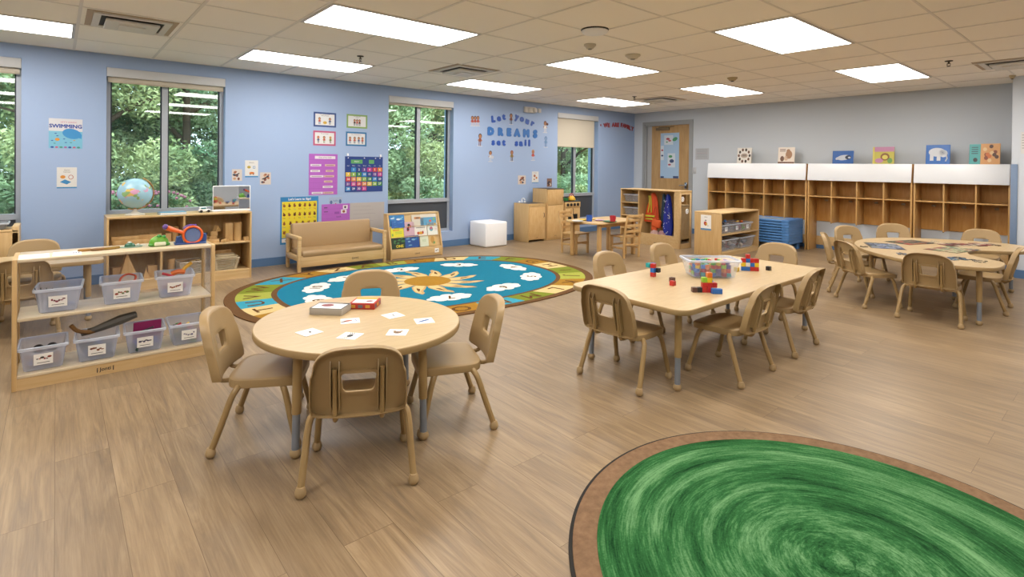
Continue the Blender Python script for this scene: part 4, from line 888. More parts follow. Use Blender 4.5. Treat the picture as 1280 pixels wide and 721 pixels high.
# ---- small wooden table and two ladder-back chairs
M_pine = wood('pine_furniture', '#CDA36A', '#DDB880', .42, stretch=(8, 8, 1.6))
t = empty('wooden_play_table', 'small all-wood table with plastic dishes near the play kitchen', 'table', (6.06, 5.06, 0)); mb = MB()
mb.prism([(x, y) for x, y in rrect(-.52, .48, -.33, .3, .12, 5)], .485, .508, 0, r=.005); mb.obj('tabletop', M_maple, t)
for sx, sy in ((-.4, .22), (-.36, -.24), (.4, .22), (.4, -.24)): mb = MB(); mb.box(-.026, .026, -.026, .026, 0, .486, b=.01, T=TR(sx, sy, 0)); mb.obj('leg', M_pine, t)
mb = MB(); mb.box(-.36, .36, -.24, -.222, .43, .486); mb.box(-.36, .36, .202, .22, .43, .486); mb.obj('apron', M_pine, t)
def ladder_chair(x, y, rz, label):
    t = empty('wooden_chair', label, 'chair', (x, y, 0), rz, 'ladder-back wooden chairs at the small table')
    mb = MB(); mb.box(-.15, .15, -.13, .15, .28, .3, b=.006); mb.obj('seat', M_pine, t)
    for s_ in (-1, 1):
        mb = MB(); mb.tube([(s_*.142, -.13, 0), (s_*.142, -.135, .28), (s_*.142, -.165, .45), (s_*.142, -.2, .61)], [.016, .018, .017, .014], 8, smoothn=2); mb.obj('leg', M_pine, t)
        mb = MB(); mb.box(-.016, .016, -.016, .016, 0, .28, b=.005, T=TR(s_*.135, .125, 0)); mb.obj('leg', M_pine, t)
    for z, y_ in ((.37, -.15), (.45, -.165), (.53, -.182), (.585, -.194)): mb = MB(); mb.box(-.14, .14, y_-.008, y_+.008, z-.02, z+.02, b=.005); mb.obj('back_slat', M_pine, t)
    mb = MB()
    for s_ in (-1, 1): mb.box(s_*.14-.008, s_*.14+.008, -.13, .12, .12, .145, b=.003)
    mb.box(-.14, .14, -.14, -.125, .17, .195, b=.003); mb.box(-.14, .14, .118, .133, .15, .175, b=.003); mb.obj('stretcher', M_pine, t)
ladder_chair(5.87, 5.42, rad(184), 'ladder-back wooden chair on the stove side of the small table')
ladder_chair(6.2, 4.77, rad(-8), 'ladder-back wooden chair on the near side of the small table, its back to the viewer')
def cup(x, y, col, label):
    t = empty('toy_cup', label, 'toy cup', (x, y, .508), 0, 'plastic dishes on the small wooden table'); mb = MB(); mb.lathe([(.034, 0), (.038, .004), (.042, .085), (.038, .085), (.034, .008), (1e-6, .006)], 20); mb.obj('cup_body', paint(col, .3), t)
    mb = MB(); mb.tube([(.038, 0, .065), (.06, 0, .06), (.06, 0, .03), (.037, 0, .022)], .005, 7, smoothn=3); mb.obj('cup_handle', paint(col, .3), t)
p = Zp(736.5, 276.5, .508); cup(p.x, p.y, '#2C5FC6', 'blue toy cup on the small wooden table')
p = Zp(765, 275.5, .53); cup(p.x+.04, p.y+.02, '#C93040', 'red toy cup standing on the dark green plate')
def plate(x, y, r, col, label, z=.508):
    t = empty('toy_plate', label, 'toy plate', (x, y, z), 0, 'plastic dishes on the small wooden table'); mb = MB(); mb.lathe([(r*.6, 0), (r, .012), (r, .015), (r*.6, .004), (1e-6, .004)], 26); mb.obj('plate_body', paint(col, .3), t)
p = Zp(763, 277.5, .508); plate(p.x, p.y+.01, .1, '#2C6B3A', 'dark green toy plate near the right chair'); p = Zp(729.5, 275.5, .508); plate(p.x, p.y, .07, '#DDBB3C', 'yellow toy plate behind the blue cup', ); p = Zp(741, 274.6, .508); plate(p.x, p.y, .05, '#E6C64A', 'small yellow toy saucer right of the blue cup')
p = Zp(749, 276, .508); plate(p.x, p.y, .065, '#B98DB5', 'lilac toy plate in the middle of the small table'); p = Zp(722, 277, .508); plate(p.x, p.y, .08, '#D9DDE2', 'white toy plate at the left end of the small table')
# ================================================================== coat cubbies along the back wall
CF = 9.05; CD = XB-.004-CF
def cubby_unit(y0, y1, n, label):
    w = y1-y0; t = empty('coat_cubby_unit', label, 'coat cubbies', (CF, (y0+y1)/2, 0), 0, 'coat cubby units on the back wall'); h = w/2
    for s_ in (-1, 1): mb = MB(); y = s_*(h-.01); mb.box(0, CD, y-.01, y+.01, 0, 1.35, b=.003); mb.obj('side_panel', M_cubbyL, t)
    mb = MB(); mb.box(0, CD, -h+.02, h-.02, 1.33, 1.348, b=.003); mb.obj('top_panel', M_maple, t)
    mb = MB(); mb.box(.004, CD-.01, -h+.02, h-.02, .835, .85, b=.002); mb.obj('shelf_board', M_cubbyL, t)
    mb = MB(); mb.box(CD-.012, CD, -h+.02, h-.02, .44, 1.33); mb.obj('back_panel', M_cubby, t)
    mb = MB(); mb.box(CD-.02, CD, -h+.02, h-.02, .06, .2, b=.003); mb.obj('lower_rail', M_maple, t)
    for k in range(1, n):
        y = -h+w*k/n; mb = MB(); mb.box(.002, CD-.012, y-.008, y+.008, .445, 1.33, b=.002); mb.obj('divider', M_cubbyL, t)
        mb = MB(); mb.lathe([(.007, 0), (.006, -.008), (1e-6, -.01)], 8, T=TR(.012, y, .445)); mb.obj('divider_foot', M_black, t)
    mb = MB(); mb.box(-.012, 0, -h+.004, h-.004, 0, .262, b=.012, T=Matrix.Translation((-.028, 0, 1.092)) @ Matrix.Rotation(rad(7), 4, 'Y')); mb.obj('header_board', pbr('white_header', '#E2E6EC', .3), t)
    for k in range(n):
        y = -h+w*(k+.5)/n; mb = MB(); mb.box(CD-.02, CD-.012, y-.02, y+.02, .76, .79, b=.002)
        for s_ in (-1, 1): mb.tube([(CD-.02, y+s_*.012, .78), (CD-.045, y+s_*.016, .765), (CD-.055, y+s_*.018, .785)], .0035, 6, smoothn=2)
        mb.obj('coat_hook', pbr('hook_metal', '#B9A98A', .35, metal=.6), t)
    return t
M_cubbyL = wood('cubby_edge', '#CF9F5C', '#DFB477', .4, stretch=(9, 9, 1.2))
cubby_unit(3.447, 5.122, 5, 'leftmost coat cubby unit with a white header, blue cots in front')
cubby_unit(2.082, 3.430, 4, 'middle coat cubby unit with a white header and four open cubbies')
cubby_unit(1.082, 2.066, 3, 'rightmost coat cubby unit with a white header, next to the pillar')
# upright picture books on the cubbies
def Tbook(y, z, lean=.12, X=9.16, yaw=0.0): # standing, cover towards the room
    return Matrix.Translation((X, y, z)) @ Matrix.Rotation(yaw, 4, 'Z') @ Matrix(((0, 0, -1, 0), (-1, 0, 0, 0), (0, 1, 0, 0), (0, 0, 0, 1))) @ Matrix.Rotation(-lean, 4, 'X')
def topbook(pxc, w, h, cols, draw, label, yaw=0.0, th=.022):
    y = Bp(pxc, 200, 9.15).y; return book(Tbook(y, 1.349, yaw=yaw), w, h, th, cols, draw, label, 'picture books standing on the cubbies')
topbook(930, .24, .275, ['#E6E3DE', '#3A2E2C', '#B7A79A', '#6B4A3A'], lambda m, w, h, z: ([el(m, w*.38*cos(a)*1.0, h*.5+h*.38*sin(a), .018, .026, 1+2*(i % 2), z+.0001) for i, a in enumerate([2*PI*k/10 for k in range(10)])], el(m, 0, h*.5, .06, .04, 2, z), bars(m, -.035, .035, (h*.54, h*.5, h*.46), 1, z+.0002, .005)), 'white book with a ring of small dark figures, leftmost on the cubbies', .1)
topbook(982.5, .25, .27, ['#E9DED2', '#A87B55', '#6E4B36', '#D4B69A'], lambda m, w, h, z: (el(m, .04, h*.55, .05, .07, 1, z), el(m, .03, h*.78, .028, .03, 1, z), el(m, -.06, h*.3, .03, .045, 2, z), el(m, .0, h*.33, .03, .04, 3, z), m.box(-w/2, w/2, 0, .03, z, z+.0001, 2), bars(m, -.1, -.01, (h*.85, h*.75), 2, z, .012)), 'cream book with brown bears on its cover, second from left on the cubbies', .1)
topbook(1053.5, .28, .2, ['#1E5FB0', '#C9D3E2', '#20314F', '#2F86D0'], lambda m, w, h, z: (el(m, .01, h*.48, .09, .04, 1, z, .15), el(m, .07, h*.5, .04, .032, 2, z+.0001), el(m, .085, h*.48, .018, .014, 1, z+.0002), el(m, -.07, h*.42, .03, .02, 1, z, .5)), 'dark blue wide book with a pale animal, third from left on the cubbies', .05)
topbook(1104, .26, .25, ['#C9C15A', '#C890B8', '#E2D56A', '#8A5A3C', '#6FA35A'], lambda m, w, h, z: (m.box(-w/2+.02, w/2, h*.72, h, z, z+.0001, 1), m.box(-w/2, -w/2+.022, 0, h, z, z+.0001, 2), el(m, .02, h*.42, .055, .055, 3, z+.0002), el(m, -.05, h*.2, .05, .035, 1, z+.0002), el(m, .08, h*.2, .03, .04, 4, z+.0002), el(m, .02, h*.4, .035, .032, 2, z+.0003)), 'yellow and pink book with a brown face, middle one above the second unit', .05)
topbook(1172, .26, .265, ['#1F6CC4', '#D5DCE6', '#8FA3BD'], lambda m, w, h, z: (el(m, -.01, h*.62, .09, .06, 1, z), el(m, .06, h*.55, .045, .05, 1, z), m.box(-.085, -.045, h*.18, h*.6, z, z+.0001, 1), m.box(-.01, .03, h*.18, h*.6, z, z+.0001, 1), m.tube([(.09, h*.55, z), (.1, h*.3, z), (.085, h*.15, z)], .008, 6, 1), el(m, .05, h*.6, .006, .006, 2, z+.0002)), 'bright blue book with a white elephant on its cover', .03)
topbook(1218.5, .115, .265, ['#4FB0B4', '#22414A', '#23272B'], lambda m, w, h, z: (bars(m, -.035, .03, (h*.82, h*.72, h*.62, h*.52), 1, z, .01), el(m, .005, h*.22, .022, .028, 2, z)), 'narrow teal book beside the rightmost book on the cubbies', 0)
topbook(1237.5, .19, .27, ['#E2A86A', '#8B4A34', '#F0CE9A', '#5A3A2C', '#D9763A'], lambda m, w, h, z: ([el(m, random.Random(i).uniform(-.07, .07), random.Random(i+5).uniform(.03, .24), .02, .024, 1+i % 4, z+.0001*i) for i in range(12)],), 'orange book with many small figures, rightmost on the cubbies', 0)
# stacked cots
M_cot = pbr('blue_cot_plastic', '#5288C8', .35); M_cotm = pbr('cot_fabric', '#93A6BE', .7)
def cot(i):
    t = empty('stacking_cot', 'blue stacking cot, %s' % ('topmost of the stack under the left cubby unit' if i == 8 else ('lowest of the stack under the left cubby unit' if i == 0 else ('in the middle of the stack under the left cubby unit'))), 'cot', (8.82, 4.18, .115+.042*i), 0, 'blue cots stacked under the cubbies' if i in (0, 8) else 'blue cots in the middle of the stack'); hx, hy = .28, .66
    mb = MB(); mb.prism(rrect(-hx+.02, hx-.02, -hy+.03, hy-.03, .04, 4), .014, .018); mb.obj('cot_sheet', M_cotm, t)
    mb = MB()
    for s_ in (-1, 1): mb.tube([(s_*(hx-.02), -hy+.02, .014), (s_*(hx-.02), hy-.02, .014)], .014, 8)
    for s_ in (-1, 1): mb.box(s_*(hx-.02)-.012, s_*(hx-.02)+.012, -hy+.05, hy-.05, -.004, .016, b=.004)
    mb.obj('side_rail', M_cot, t)
    for s_ in (-1, 1):
        mb = MB(); mb.prism([(x*1.0, y) for x, y in rrect(-hx, hx, -.06, .06, .035, 4)], -.012, .03, r=.006, T=TR(0, s_*(hy-.04), 0)); mb.obj('end_piece', M_cot, t)
    return t
for i in range(9):
    c_ = cot(i)
    if i == 0:
        for sx in (-1, 1):
            for sy in (-1, 1): mb = MB(); mb.prism(rrect(-.045, .045, -.03, .03, .015, 3), -.115, -.01, r=.004, T=TR(sx*.2, sy*.61, 0)); mb.obj('leg', M_cot, c_)

# ================================================================== dress-up unit with mirror end
t = empty('dress_up_unit', 'maple dress-up cabinet with hanging costumes and a mirror on its end', 'dress-up cabinet', (7.42, 5.235, 0)); D = .33; Y0, Y1 = 4.66-5.235, 5.81-5.235; yc = 5.44-5.235; H = .905
mb = MB(); mb.box(-.005, D+.005, Y0-.005, Y1+.005, H-.018, H, b=.004); mb.obj('top_panel', M_maple, t)
mb = MB(); mb.box(0, D, Y1-.018, Y1, 0, H-.018, b=.002); mb.obj('side_panel', M_mapleV, t)
mb = MB(); mb.box(D-.012, D, Y0+.02, Y1-.018, .02, H-.018); mb.obj('back_panel', M_birch, t)
mb = MB(); mb.box(.002, D-.012, yc-.009, yc+.009, 0, H-.018); mb.obj('divider', M_mapleV, t)
mb = MB(); mb.box(0, .018, Y0+.02, Y0+.105, 0, H-.018); mb.box(0, .018, Y0+.105, yc, 0, .19); mb.obj('front_frame', M_maple, t)
mb = MB(); mb.box(0, D, yc, Y1-.018, .0, .095, b=.002); mb.obj('bottom_board', M_maple, t)
for z in (.225, .445, .665): mb = MB(); mb.box(.003, D-.012, yc+.009, Y1-.018, z, z+.014, b=.002); mb.obj('shelf_board', M_maple, t)
mb = MB(); yy = Y0
mb.box(0, .04, yy, yy+.02, 0, H-.018, b=.003); mb.box(D-.045, D, yy, yy+.02, 0, H-.018, b=.003); mb.box(.04, D-.045, yy, yy+.02, 0, .075); mb.box(.04, D-.045, yy, yy+.02, .845, H-.018); mb.obj('mirror_frame', M_maple, t)
mb = MB(); mb.box(.038, D-.043, yy+.006, yy+.012, .07, .85); mb.obj('mirror_panel', M_mirror, t)
mb = MB(); mb.text('Jonti', .025, 0, onwallB(5.1-5.235, .05, 0, .0012)); mb.obj('badge', M_ink, t)
mb = MB()
for k in range(3): y = Y0+.25+k*.14; mb.tube([(D-.012, y, .82), (D-.04, y, .815), (D-.05, y, .83)], .004, 6, smoothn=2)
mb.obj('coat_hook', pbr('hook_steel', '#A9A9A9', .3, metal=.7), t)
for k, (xx, zz, lb) in enumerate(((7.50, .775, 'round white disc at the upper left of the cabinet mirror'), (7.63, .58, 'round white disc lower on the right of the cabinet mirror'))):  # flat white discs with a dark ring, set against the mirror
    t2 = empty('round_disc', lb, 'sticker', (xx, 4.66+.0055, zz), 0, 'round discs on the mirror'); mb = MB(); mb.lathe([(.042, 0), (.042, .0015), (1e-6, .0016)], 20, T=TR(0, 0, 0, PI/2)); mb.obj('sticker_sheet', M_paper, t2)
    mb = MB(); mb.tube([(.02*cos(a), -.0022, .026*sin(a)) for a in [2*PI*j/12 for j in range(13)]], .002, 5); mb.obj('disc_drawing', M_ink, t2)
def bin_in(x, y, z, lx, ly, h, label, cols, grp, n=14, rz=0.0, sz=.035):
    b = tub('clear_bin', label, 'bin', (x, y, z), rz, lx, ly, h, .84, grp, M_clear); r = random.Random(int(x*100+y*10+z*7))
    return b
for z, l in ((.679, 'upper'), (.459, 'lower')): bin_in(7.6, 5.63, z, .26, .31, .13, 'clear bin on the %s shelf left of the costumes' % l, None, 'clear bins in the dress-up cabinet')
bin_in(7.6, 5.63, .24, .26, .31, .1, 'clear bin with grey lid on the lowest shelf left of the costumes', None, 'clear bins in the dress-up cabinet')
# costumes (thick draped cloth)
def drape(P, y, x, w, mats, name, label, cat, folds=4, amp=.02, th=.03, parts=None, mi=None, group='dress-up costumes on hooks'):
    """hanging garment: P = list of (z, half width left, half width right, material)"""
    t = empty(name, label, cat, (x, y, 0), 0, group); mb = MB(); R = []; n = 36
    for z, a, b in P:
        ring = []
        for k in range(n):
            g = 2*PI*k/n; u = cos(g); v = sin(g); yy = (b if u > 0 else a)*u; f = 1+amp*12*sin(folds*g*1.0+z*9)*.12
            ring.append((v*th*f+amp*sin(yy*60+z*6)*.5, -yy*f, z))
        R.append(ring)
    mb.rings(R); mb.add(R[0], [tuple(range(n))]); mb.add(R[-1], [tuple(reversed(range(n)))]); mb.obj('cloth', mats[0], t); return t, R
v, R = drape([(.845, .01, .01), (.82, .035, .04), (.74, .07, .07), (.62, .12, .09), (.5, .155, .10), (.40, .18, .105), (.36, .175, .10)], 5.27, 7.6, 0, [pbr('orange_vest', '#E8592A', .7)], 'costume_vest', 'orange worker vest with yellow stripes hanging in the dress-up cabinet', 'costume')
mb = MB()
for s_, y in ((1, .012), (1, .045)): mb.tube([(-.036, y+.02, .80), (-.045, y, .66), (-.05, y-.005+.03*(y > .02), .52)], .009, 6, smoothn=3)
mb.box(-.058, -.04, -.06, .12, .445, .475, b=.004); mb.box(-.058, -.04, -.06, .12, .40, .42, b=.004); mb.obj('reflective_stripe', pbr('yellow_stripe', '#DCE04A', .5), v)
t = empty('orange_bag', 'orange soft bag hanging below the worker vest', 'bag', (7.55, 5.20, .22), 0, None); mb = MB(); mb.box(-.035, .035, -.085, .085, .06, .2, b=.03, seg=3, T=TR(0, 0, 0, rx=.2)); mb.box(-.02, .03, -.04, .07, .0, .08, b=.025, seg=3); mb.obj('bag_body', pbr('orange_cloth', '#E2622B', .75), t)
mb = MB(); mb.tube([(0, -.03, .19), (.01, -.02, .3), (.02, .0, .4), (.01, .04, .3), (0, .04, .19)], .006, 6, smoothn=3); mb.obj('bag_strap', pbr('orange_strap', '#C94F22', .75), t)
drape([(.84, .01, .01), (.8, .035, .03), (.7, .05, .04), (.5, .055, .05), (.3, .06, .055)], 5.075, 7.62, 0, [pbr('teal_navy_cloth', '#24435A', .7, var=.5, vscale=14)], 'costume_cape', 'dark teal costume hanging between the vest and the starry cape', 'costume')
cp, R = drape([(.84, .01, .01), (.8, .04, .04), (.68, .055, .06), (.5, .075, .08), (.3, .1, .09), (.18, .09, .08), (.15, .07, .07)], 4.965, 7.56, 0, [pbr('blue_satin', '#1F34A8', .35)], 'costume_cape', 'royal blue starry cape hanging at the right of the costumes', 'costume')
mb = MB(); r = random.Random(5)
for k in range(22):
    z = r.uniform(.2, .75); y = r.uniform(-.06, .06); a = r.uniform(.003, .007); o = [(a*(1 if i % 2 else 2.2)*cos(PI*i/5), a*(1 if i % 2 else 2.2)*sin(PI*i/5)) for i in range(10)]
    mb.prism(o, 0, .002, T=onwallB(y, z, -.041, 0))
mb.obj('printed_star', pbr('silver_star', '#C9D2E6', .4), cp)
mb = MB(); mb.tube([(-.045, -.03+.028*cos(a), .47+.034*sin(a)) for a in [rad(60+16*k) for k in range(12)]], [.001]+[.0065]*10+[.001], 6); mb.obj('printed_moon', pbr('silver_moon', '#DDE3F0', .4), cp)
for k, (y, c, l) in enumerate(((5.2, '#C9A6A0', 'pale pink cloth heap lying at the bottom of the costume compartment'), (5.06, '#B98E92', 'dusty pink cloth heap beside the hanging blue cape'))):
    t = empty('cloth_heap', l, 'cloth', (7.56, y, .02), 0, 'cloths lying under the costumes'); mb = MB(); R = []
    for i, (z, f) in enumerate(((0, 1), (.09, 1), (.17, .85), (.215, .5), (.225, .1))): R.append([(.09*f*cos(g)*(1+.15*sin(3*g+i)), .085*f*sin(g)*(1+.15*sin(5*g+i*2+k)), z) for g in [2*PI*j/30 for j in range(30)]])
    mb.rings(R); mb.add(R[-1], [tuple(range(30))]); mb.obj('folded_cloth', pbr('pink_cloth_%d' % k, c, .8), t)

# ================================================================== low toy shelf right of the dress-up unit
LX, LYf, LW_, LD_ = 7.2, 3.86, 1.15, .42; H = .632
t = empty('toy_shelf', 'low maple shelf with bins of toys, its side with a taped card facing the viewer', 'shelf', (LX, LYf, 0))
mb = MB(); mb.box(0, .018, 0, LD_, 0, H-.002, b=.002); mb.obj('side_panel', M_mapleV, t)
mb = MB(); mb.box(LW_-.018, LW_, 0, LD_, 0, H-.002, b=.002); mb.obj('side_panel', M_mapleV, t)
mb = MB(); mb.box(-.003, LW_+.003, -.003, LD_+.003, H-.018, H, b=.004); mb.obj('top_panel', M_maple, t)
mb = MB(); mb.box(.018, LW_-.018, .002, LD_-.012, .305, .322, b=.002); mb.obj('shelf_board', M_maple, t)
mb = MB(); mb.box(.018, LW_-.018, .002, LD_-.012, .05, .068, b=.002); mb.box(.018, LW_-.018, .004, .02, 0, .05); mb.obj('bottom_board', M_maple, t)
mb = MB(); mb.box(.018, .30, LD_-.012, LD_-.002, .4, H-.018); mb.box(.30, LW_-.018, LD_-.012, LD_-.002, .05, H-.018); mb.obj('back_panel', M_birch, t)
t = empty('bird_card', 'white card with a red and yellow bird taped to the side of the toy shelf', 'card', (LX-.001, 4.1, .5)); mb = MB(); y0, y1 = Bp(889, 278, LX).y, Bp(876, 278, LX).y; yc_ = (y0+y1)/2; t.location.y = yc_; t.location.z = Bp(882, 278, LX).z
Tm = onwallB(0, 0, 0, 0); w_, h_ = (y1-y0)/2, .11; mb.box(-w_, w_, -h_, h_, 0, .001, T=Tm); mb.box(-w_, w_, -h_, -h_+.025, .001, .0012, 1, T=Tm); mb.obj('card_sheet', [M_paper, paint('#5E9ACB')], t)
mb = MB(); mb.prism(superell(.025, .032, 2, 16, .3, -.006, -.015), .0012, .002, 0, T=Tm); mb.prism(superell(.014, .018, 2, 14, .2, .008, -.02), .002, .0024, 1, T=Tm); mb.prism([(-.02, .03), (.0, .022), (.012, .034), (-.004, .04)], .0012, .002, 2, T=Tm); mb.prism([(.02, -.05), (.045, -.045), (.03, -.038)], .0012, .002, 3, T=Tm); mb.text('Birds', .022, 2, Tm @ TR(0, .08, .0014)); mb.obj('bird_drawing', [paint('#C2342C'), paint('#E3B53A'), M_ink, paint('#4E8C4A')], t)
def fill(x, y, z, lx, ly, h, cols, n, grp, lab, seed, sz=(.02, .045), kind='toy_piece', cat='toy'):
    r = random.Random(seed)
    for k in range(n):
        c = cols[k % len(cols)]; mb = MB(); a, b, c_ = (r.uniform(*sz) for _ in range(3)); q = r.random()
        if q < .4: mb.box(-a/2, a/2, -b/2, b/2, 0, c_*.8, b=.004)
        elif q < .7: mb.tube([(-a, 0, c_/3), (0, a*.4, c_/2), (a, 0, c_/3)], b*.3, 8, smoothn=2)
        else: mb.ball((0, 0, a/2), a/2, n=10)
        o = mb.obj(kind, paint(c[1], .35), label=lab % c[0], cat=cat, group=grp); o.location = (x+r.uniform(-lx, lx), y+r.uniform(-ly, ly), z+r.uniform(0, h)); o.rotation_euler = (r.uniform(-.5, .5), r.uniform(-.5, .5), r.uniform(0, 3))
TC = [('red', '#C9332E'), ('black', '#26282C'), ('yellow', '#E3BE33'), ('green', '#4FA04A'), ('orange', '#E07B30'), ('blue', '#2E66B4')]
for i, (x, lab, cc) in enumerate(((7.385, 'clear bin at the left of the upper toy shelf, dark toys rising above it', [('dark green', '#27423A'), ('navy', '#2B3A66'), ('blue', '#3F74B4'), ('black', '#26282C')]), (7.705, 'clear bin with a white label in the middle of the upper toy shelf', [('black', '#26282C'), ('grey', '#85878B'), ('dark red', '#6B2C2E'), ('white', '#D9D6D0')]), (8.025, 'clear bin of orange and yellow toys at the right of the upper toy shelf', [('orange', '#E07B30'), ('yellow', '#E3BE33'), ('lime', '#8FBF3C'), ('red', '#C9332E')]))):
    b = bin_in(x, 4.03, .323, .31, .3, .13, lab, None, 'clear bins in the toy shelf'); mb = MB(); mb.box(-.035, .035, -.002, 0, .035, .095, T=TR(.02, -.133, 0)); mb.text('Z', .04, 1, TR(.02, -.1355, .065, PI/2)); mb.obj('bin_label', [M_paper, M_ink], b)
    fill(x, 4.02, .335, .1, .09, .11 if i else .16, cc, 16, 'toys in the toy shelf bin number %d from the left' % (i+1), '%s small toy in the '+['left', 'middle', 'right'][i]+' bin of the upper toy shelf', 40+i)
for x, lab in ((7.49, 'large clear bin at the left of the lower toy shelf'), (8.02, 'large clear bin at the right of the lower toy shelf')):
    bin_in(x, 4.045, .069, .47, .34, .17, lab, None, 'large clear bins in the lower toy shelf'); fill(x, 4.03, .08, .16, .1, .08, [('pale grey', '#B9B6B4'), ('dusty red', '#9A6460'), ('beige', '#C0AE96'), ('grey blue', '#8A93A4')], 14, 'soft-coloured pieces in the large bin, '+('left' if x < 7.7 else 'right'), '%s piece inside the '+('left' if x < 7.7 else 'right')+' large bin of the lower toy shelf', int(x*10), (.03, .07), 'toy_piece')

# ================================================================== bins on the see-through shelf
def sbin(x, y, z, rz, lab, pic, cols):
    b = tub('clear_bin', lab, 'bin', (x, y, z), rad(rz), .207, .255, .142, .82, 'clear bins on the see-through shelf', M_milky)
    T_ = TR(.0, -.1165, .068, PI/2+.13); mb = MB(); mb.box(-.042, .042, -.032, .032, 0, .0012, 0, T=T_)
    r = random.Random(pic)
    for k in range(6): mb.prism(superell(r.uniform(.004, .01), r.uniform(.003, .007), 2, 10, 0, -.026+.0105*k, r.uniform(-.002, .014)), .0012, .0018, 1+k % 2, T=T_)
    mb.box(-.028, .028, -.021, -.018, .0012, .0016, 3, T=T_); mb.obj('bin_label', [M_paper, paint(cols[0]), paint(cols[1]), M_ink], b); return b
def FS(px, py, z): return Zp(px, py, z)
b1 = sbin(.018, 4.15, .4005, -4, 'clear bin with a dark red picture label, leftmost on the middle shelf', 1, ('#8A2F4A', '#6B2233'))
b2 = sbin(.317, 4.155, .4005, -3, 'clear bin with a red and orange hoop, middle of the middle shelf', 2, ('#A34A3A', '#6A7A4A'))
b3 = sbin(.604, 4.15, .4005, -6, 'clear bin with red and yellow toys sticking out, rightmost on the middle shelf', 3, ('#8A3F3A', '#A86A4A'))
b4 = sbin(-.052, 4.135, .0845, 0, 'clear bin with black toy wheels, leftmost on the bottom shelf', 4, ('#3A2F2C', '#9A4A3A'))
b5 = sbin(.196, 4.135, .0845, -3, 'clear bin with driftwood-like sticks on top, second on the bottom shelf', 5, ('#7A4A3A', '#8A5A44'))
b6 = sbin(.437, 4.13, .0845, -4, 'clear bin with a magenta cloth folder, third on the bottom shelf', 6, ('#4A4A6A', '#2F3A4A'))
b7 = sbin(.672, 4.13, .0845, -2, 'clear bin full of small bright bricks, rightmost on the bottom shelf', 7, ('#6A6A9A', '#8A8A9A'))
def stick(name, pts, r, col, lab, cat='toy', grp=None, rough=.4): o = MB().tube(pts, r, 8, smoothn=4).obj(name, paint(col, rough), label=lab, cat=cat, group=grp); return o
for k in range(5): stick('dark_rod', [(-.075+.018*k, 4.07+.002*k, .46), (-.092+.026*k, 4.06, .555-.004*k)], .0028, '#4A4E58', 'thin dark rod leaning on the left rim of the leftmost middle-shelf bin', 'rod', 'dark rods in the leftmost middle-shelf bin')
fill(.018, 4.15, .405, .055, .06, .02, [('blue', '#5F8FD0'), ('magenta', '#B0407A'), ('teal', '#4F9A9A'), ('red', '#B03A44'), ('white', '#E3E0DA')], 14, 'pieces in the leftmost middle-shelf bin', '%s piece at the bottom of the leftmost bin on the middle shelf', 11)
stick('toy_hoop', [(.30, 4.1, .50), (.31, 4.12, .545), (.345, 4.14, .565), (.385, 4.12, .555), (.38, 4.1, .53), (.34, 4.09, .51)], .006, '#B5482F', 'red and orange hoop sticking out of the middle bin on the middle shelf', 'hoop')
fill(.317, 4.155, .405, .055, .06, .02, [('white', '#E6E6E4'), ('pale blue', '#A9BEDC'), ('grey', '#A9ABB0')], 14, 'pieces in the middle middle-shelf bin', '%s piece at the bottom of the middle bin on the middle shelf', 12)
stick('toy_tool', [(.53, 4.12, .55), (.57, 4.11, .535), (.60, 4.12, .52)], .008, '#C2263C', 'red toy handle sticking out of the rightmost middle-shelf bin')
stick('toy_tool', [(.585, 4.13, .54), (.62, 4.12, .552), (.655, 4.13, .545)], .016, '#E8752B', 'orange rounded toy lying across the rightmost middle-shelf bin')
stick('toy_tool', [(.635, 4.13, .54), (.665, 4.13, .575), (.70, 4.14, .60)], .011, '#E9B43A', 'yellow toy handle rising from the rightmost middle-shelf bin')
fill(.604, 4.15, .405, .05, .055, .045, [('pale blue', '#8FB2E8'), ('peach', '#E0A888'), ('magenta', '#A83A62'), ('blue', '#5F8FD8'), ('red', '#C2434A')], 16, 'pieces in the rightmost middle-shelf bin', '%s piece inside the rightmost bin on the middle shelf', 13, (.03, .055))
for k, x in enumerate((-.075, -.015)):
    mb = MB(); mb.lathe([(.022, -.008), (.026, 0), (.022, .008)], 16, T=TR(0, 0, 0, PI/2)); mb.lathe([(.009, -.009), (.009, .009)], 10, 1, T=TR(0, 0, 0, PI/2)); o = mb.obj('toy_disc', [M_black, paint('#B5493A')], label='black toy wheel with a red hub in the leftmost bottom-shelf bin', cat='toy disc', group='wheels in the leftmost bottom-shelf bin'); o.location = (x, 4.11, .19)
fill(-.052, 4.135, .09, .05, .055, .03, [('tan', '#C79A72'), ('peach', '#D9A98C'), ('pale blue', '#8FA6DC'), ('tan', '#B98A62')], 12, 'pieces in the leftmost bottom-shelf bin', '%s piece inside the leftmost bin on the bottom shelf', 14, (.03, .06))
stick('curved_stick', [(.07, 4.08, .305), (.10, 4.09, .265), (.16, 4.10, .245), (.19, 4.10, .25)], .012, '#7A5527', 'curved brown stick lying over the left of the second bottom-shelf bin', 'stick', None, .6)
stick('wooden_paddle', [(.12, 4.12, .232), (.21, 4.1, .262), (.31, 4.09, .295), (.39, 4.08, .318)], [.012, .022, .03, .02], '#55524C', 'thick dark grey tapered paddle lying across the second bottom-shelf bin', 'paddle', None, .6)
stick('curved_stick', [(.15, 4.13, .25), (.20, 4.12, .262), (.25, 4.14, .272)], .009, '#5E4530', 'thin brown stick behind the grey paddle in the second bottom-shelf bin', 'stick', None, .6)
fill(.196, 4.14, .09, .05, .055, .05, [('grey', '#6E7480'), ('dark grey', '#4A4E58'), ('pale blue', '#8090B8')], 12, 'pieces in the second bottom-shelf bin', '%s piece inside the second bin on the bottom shelf', 15, (.03, .06))
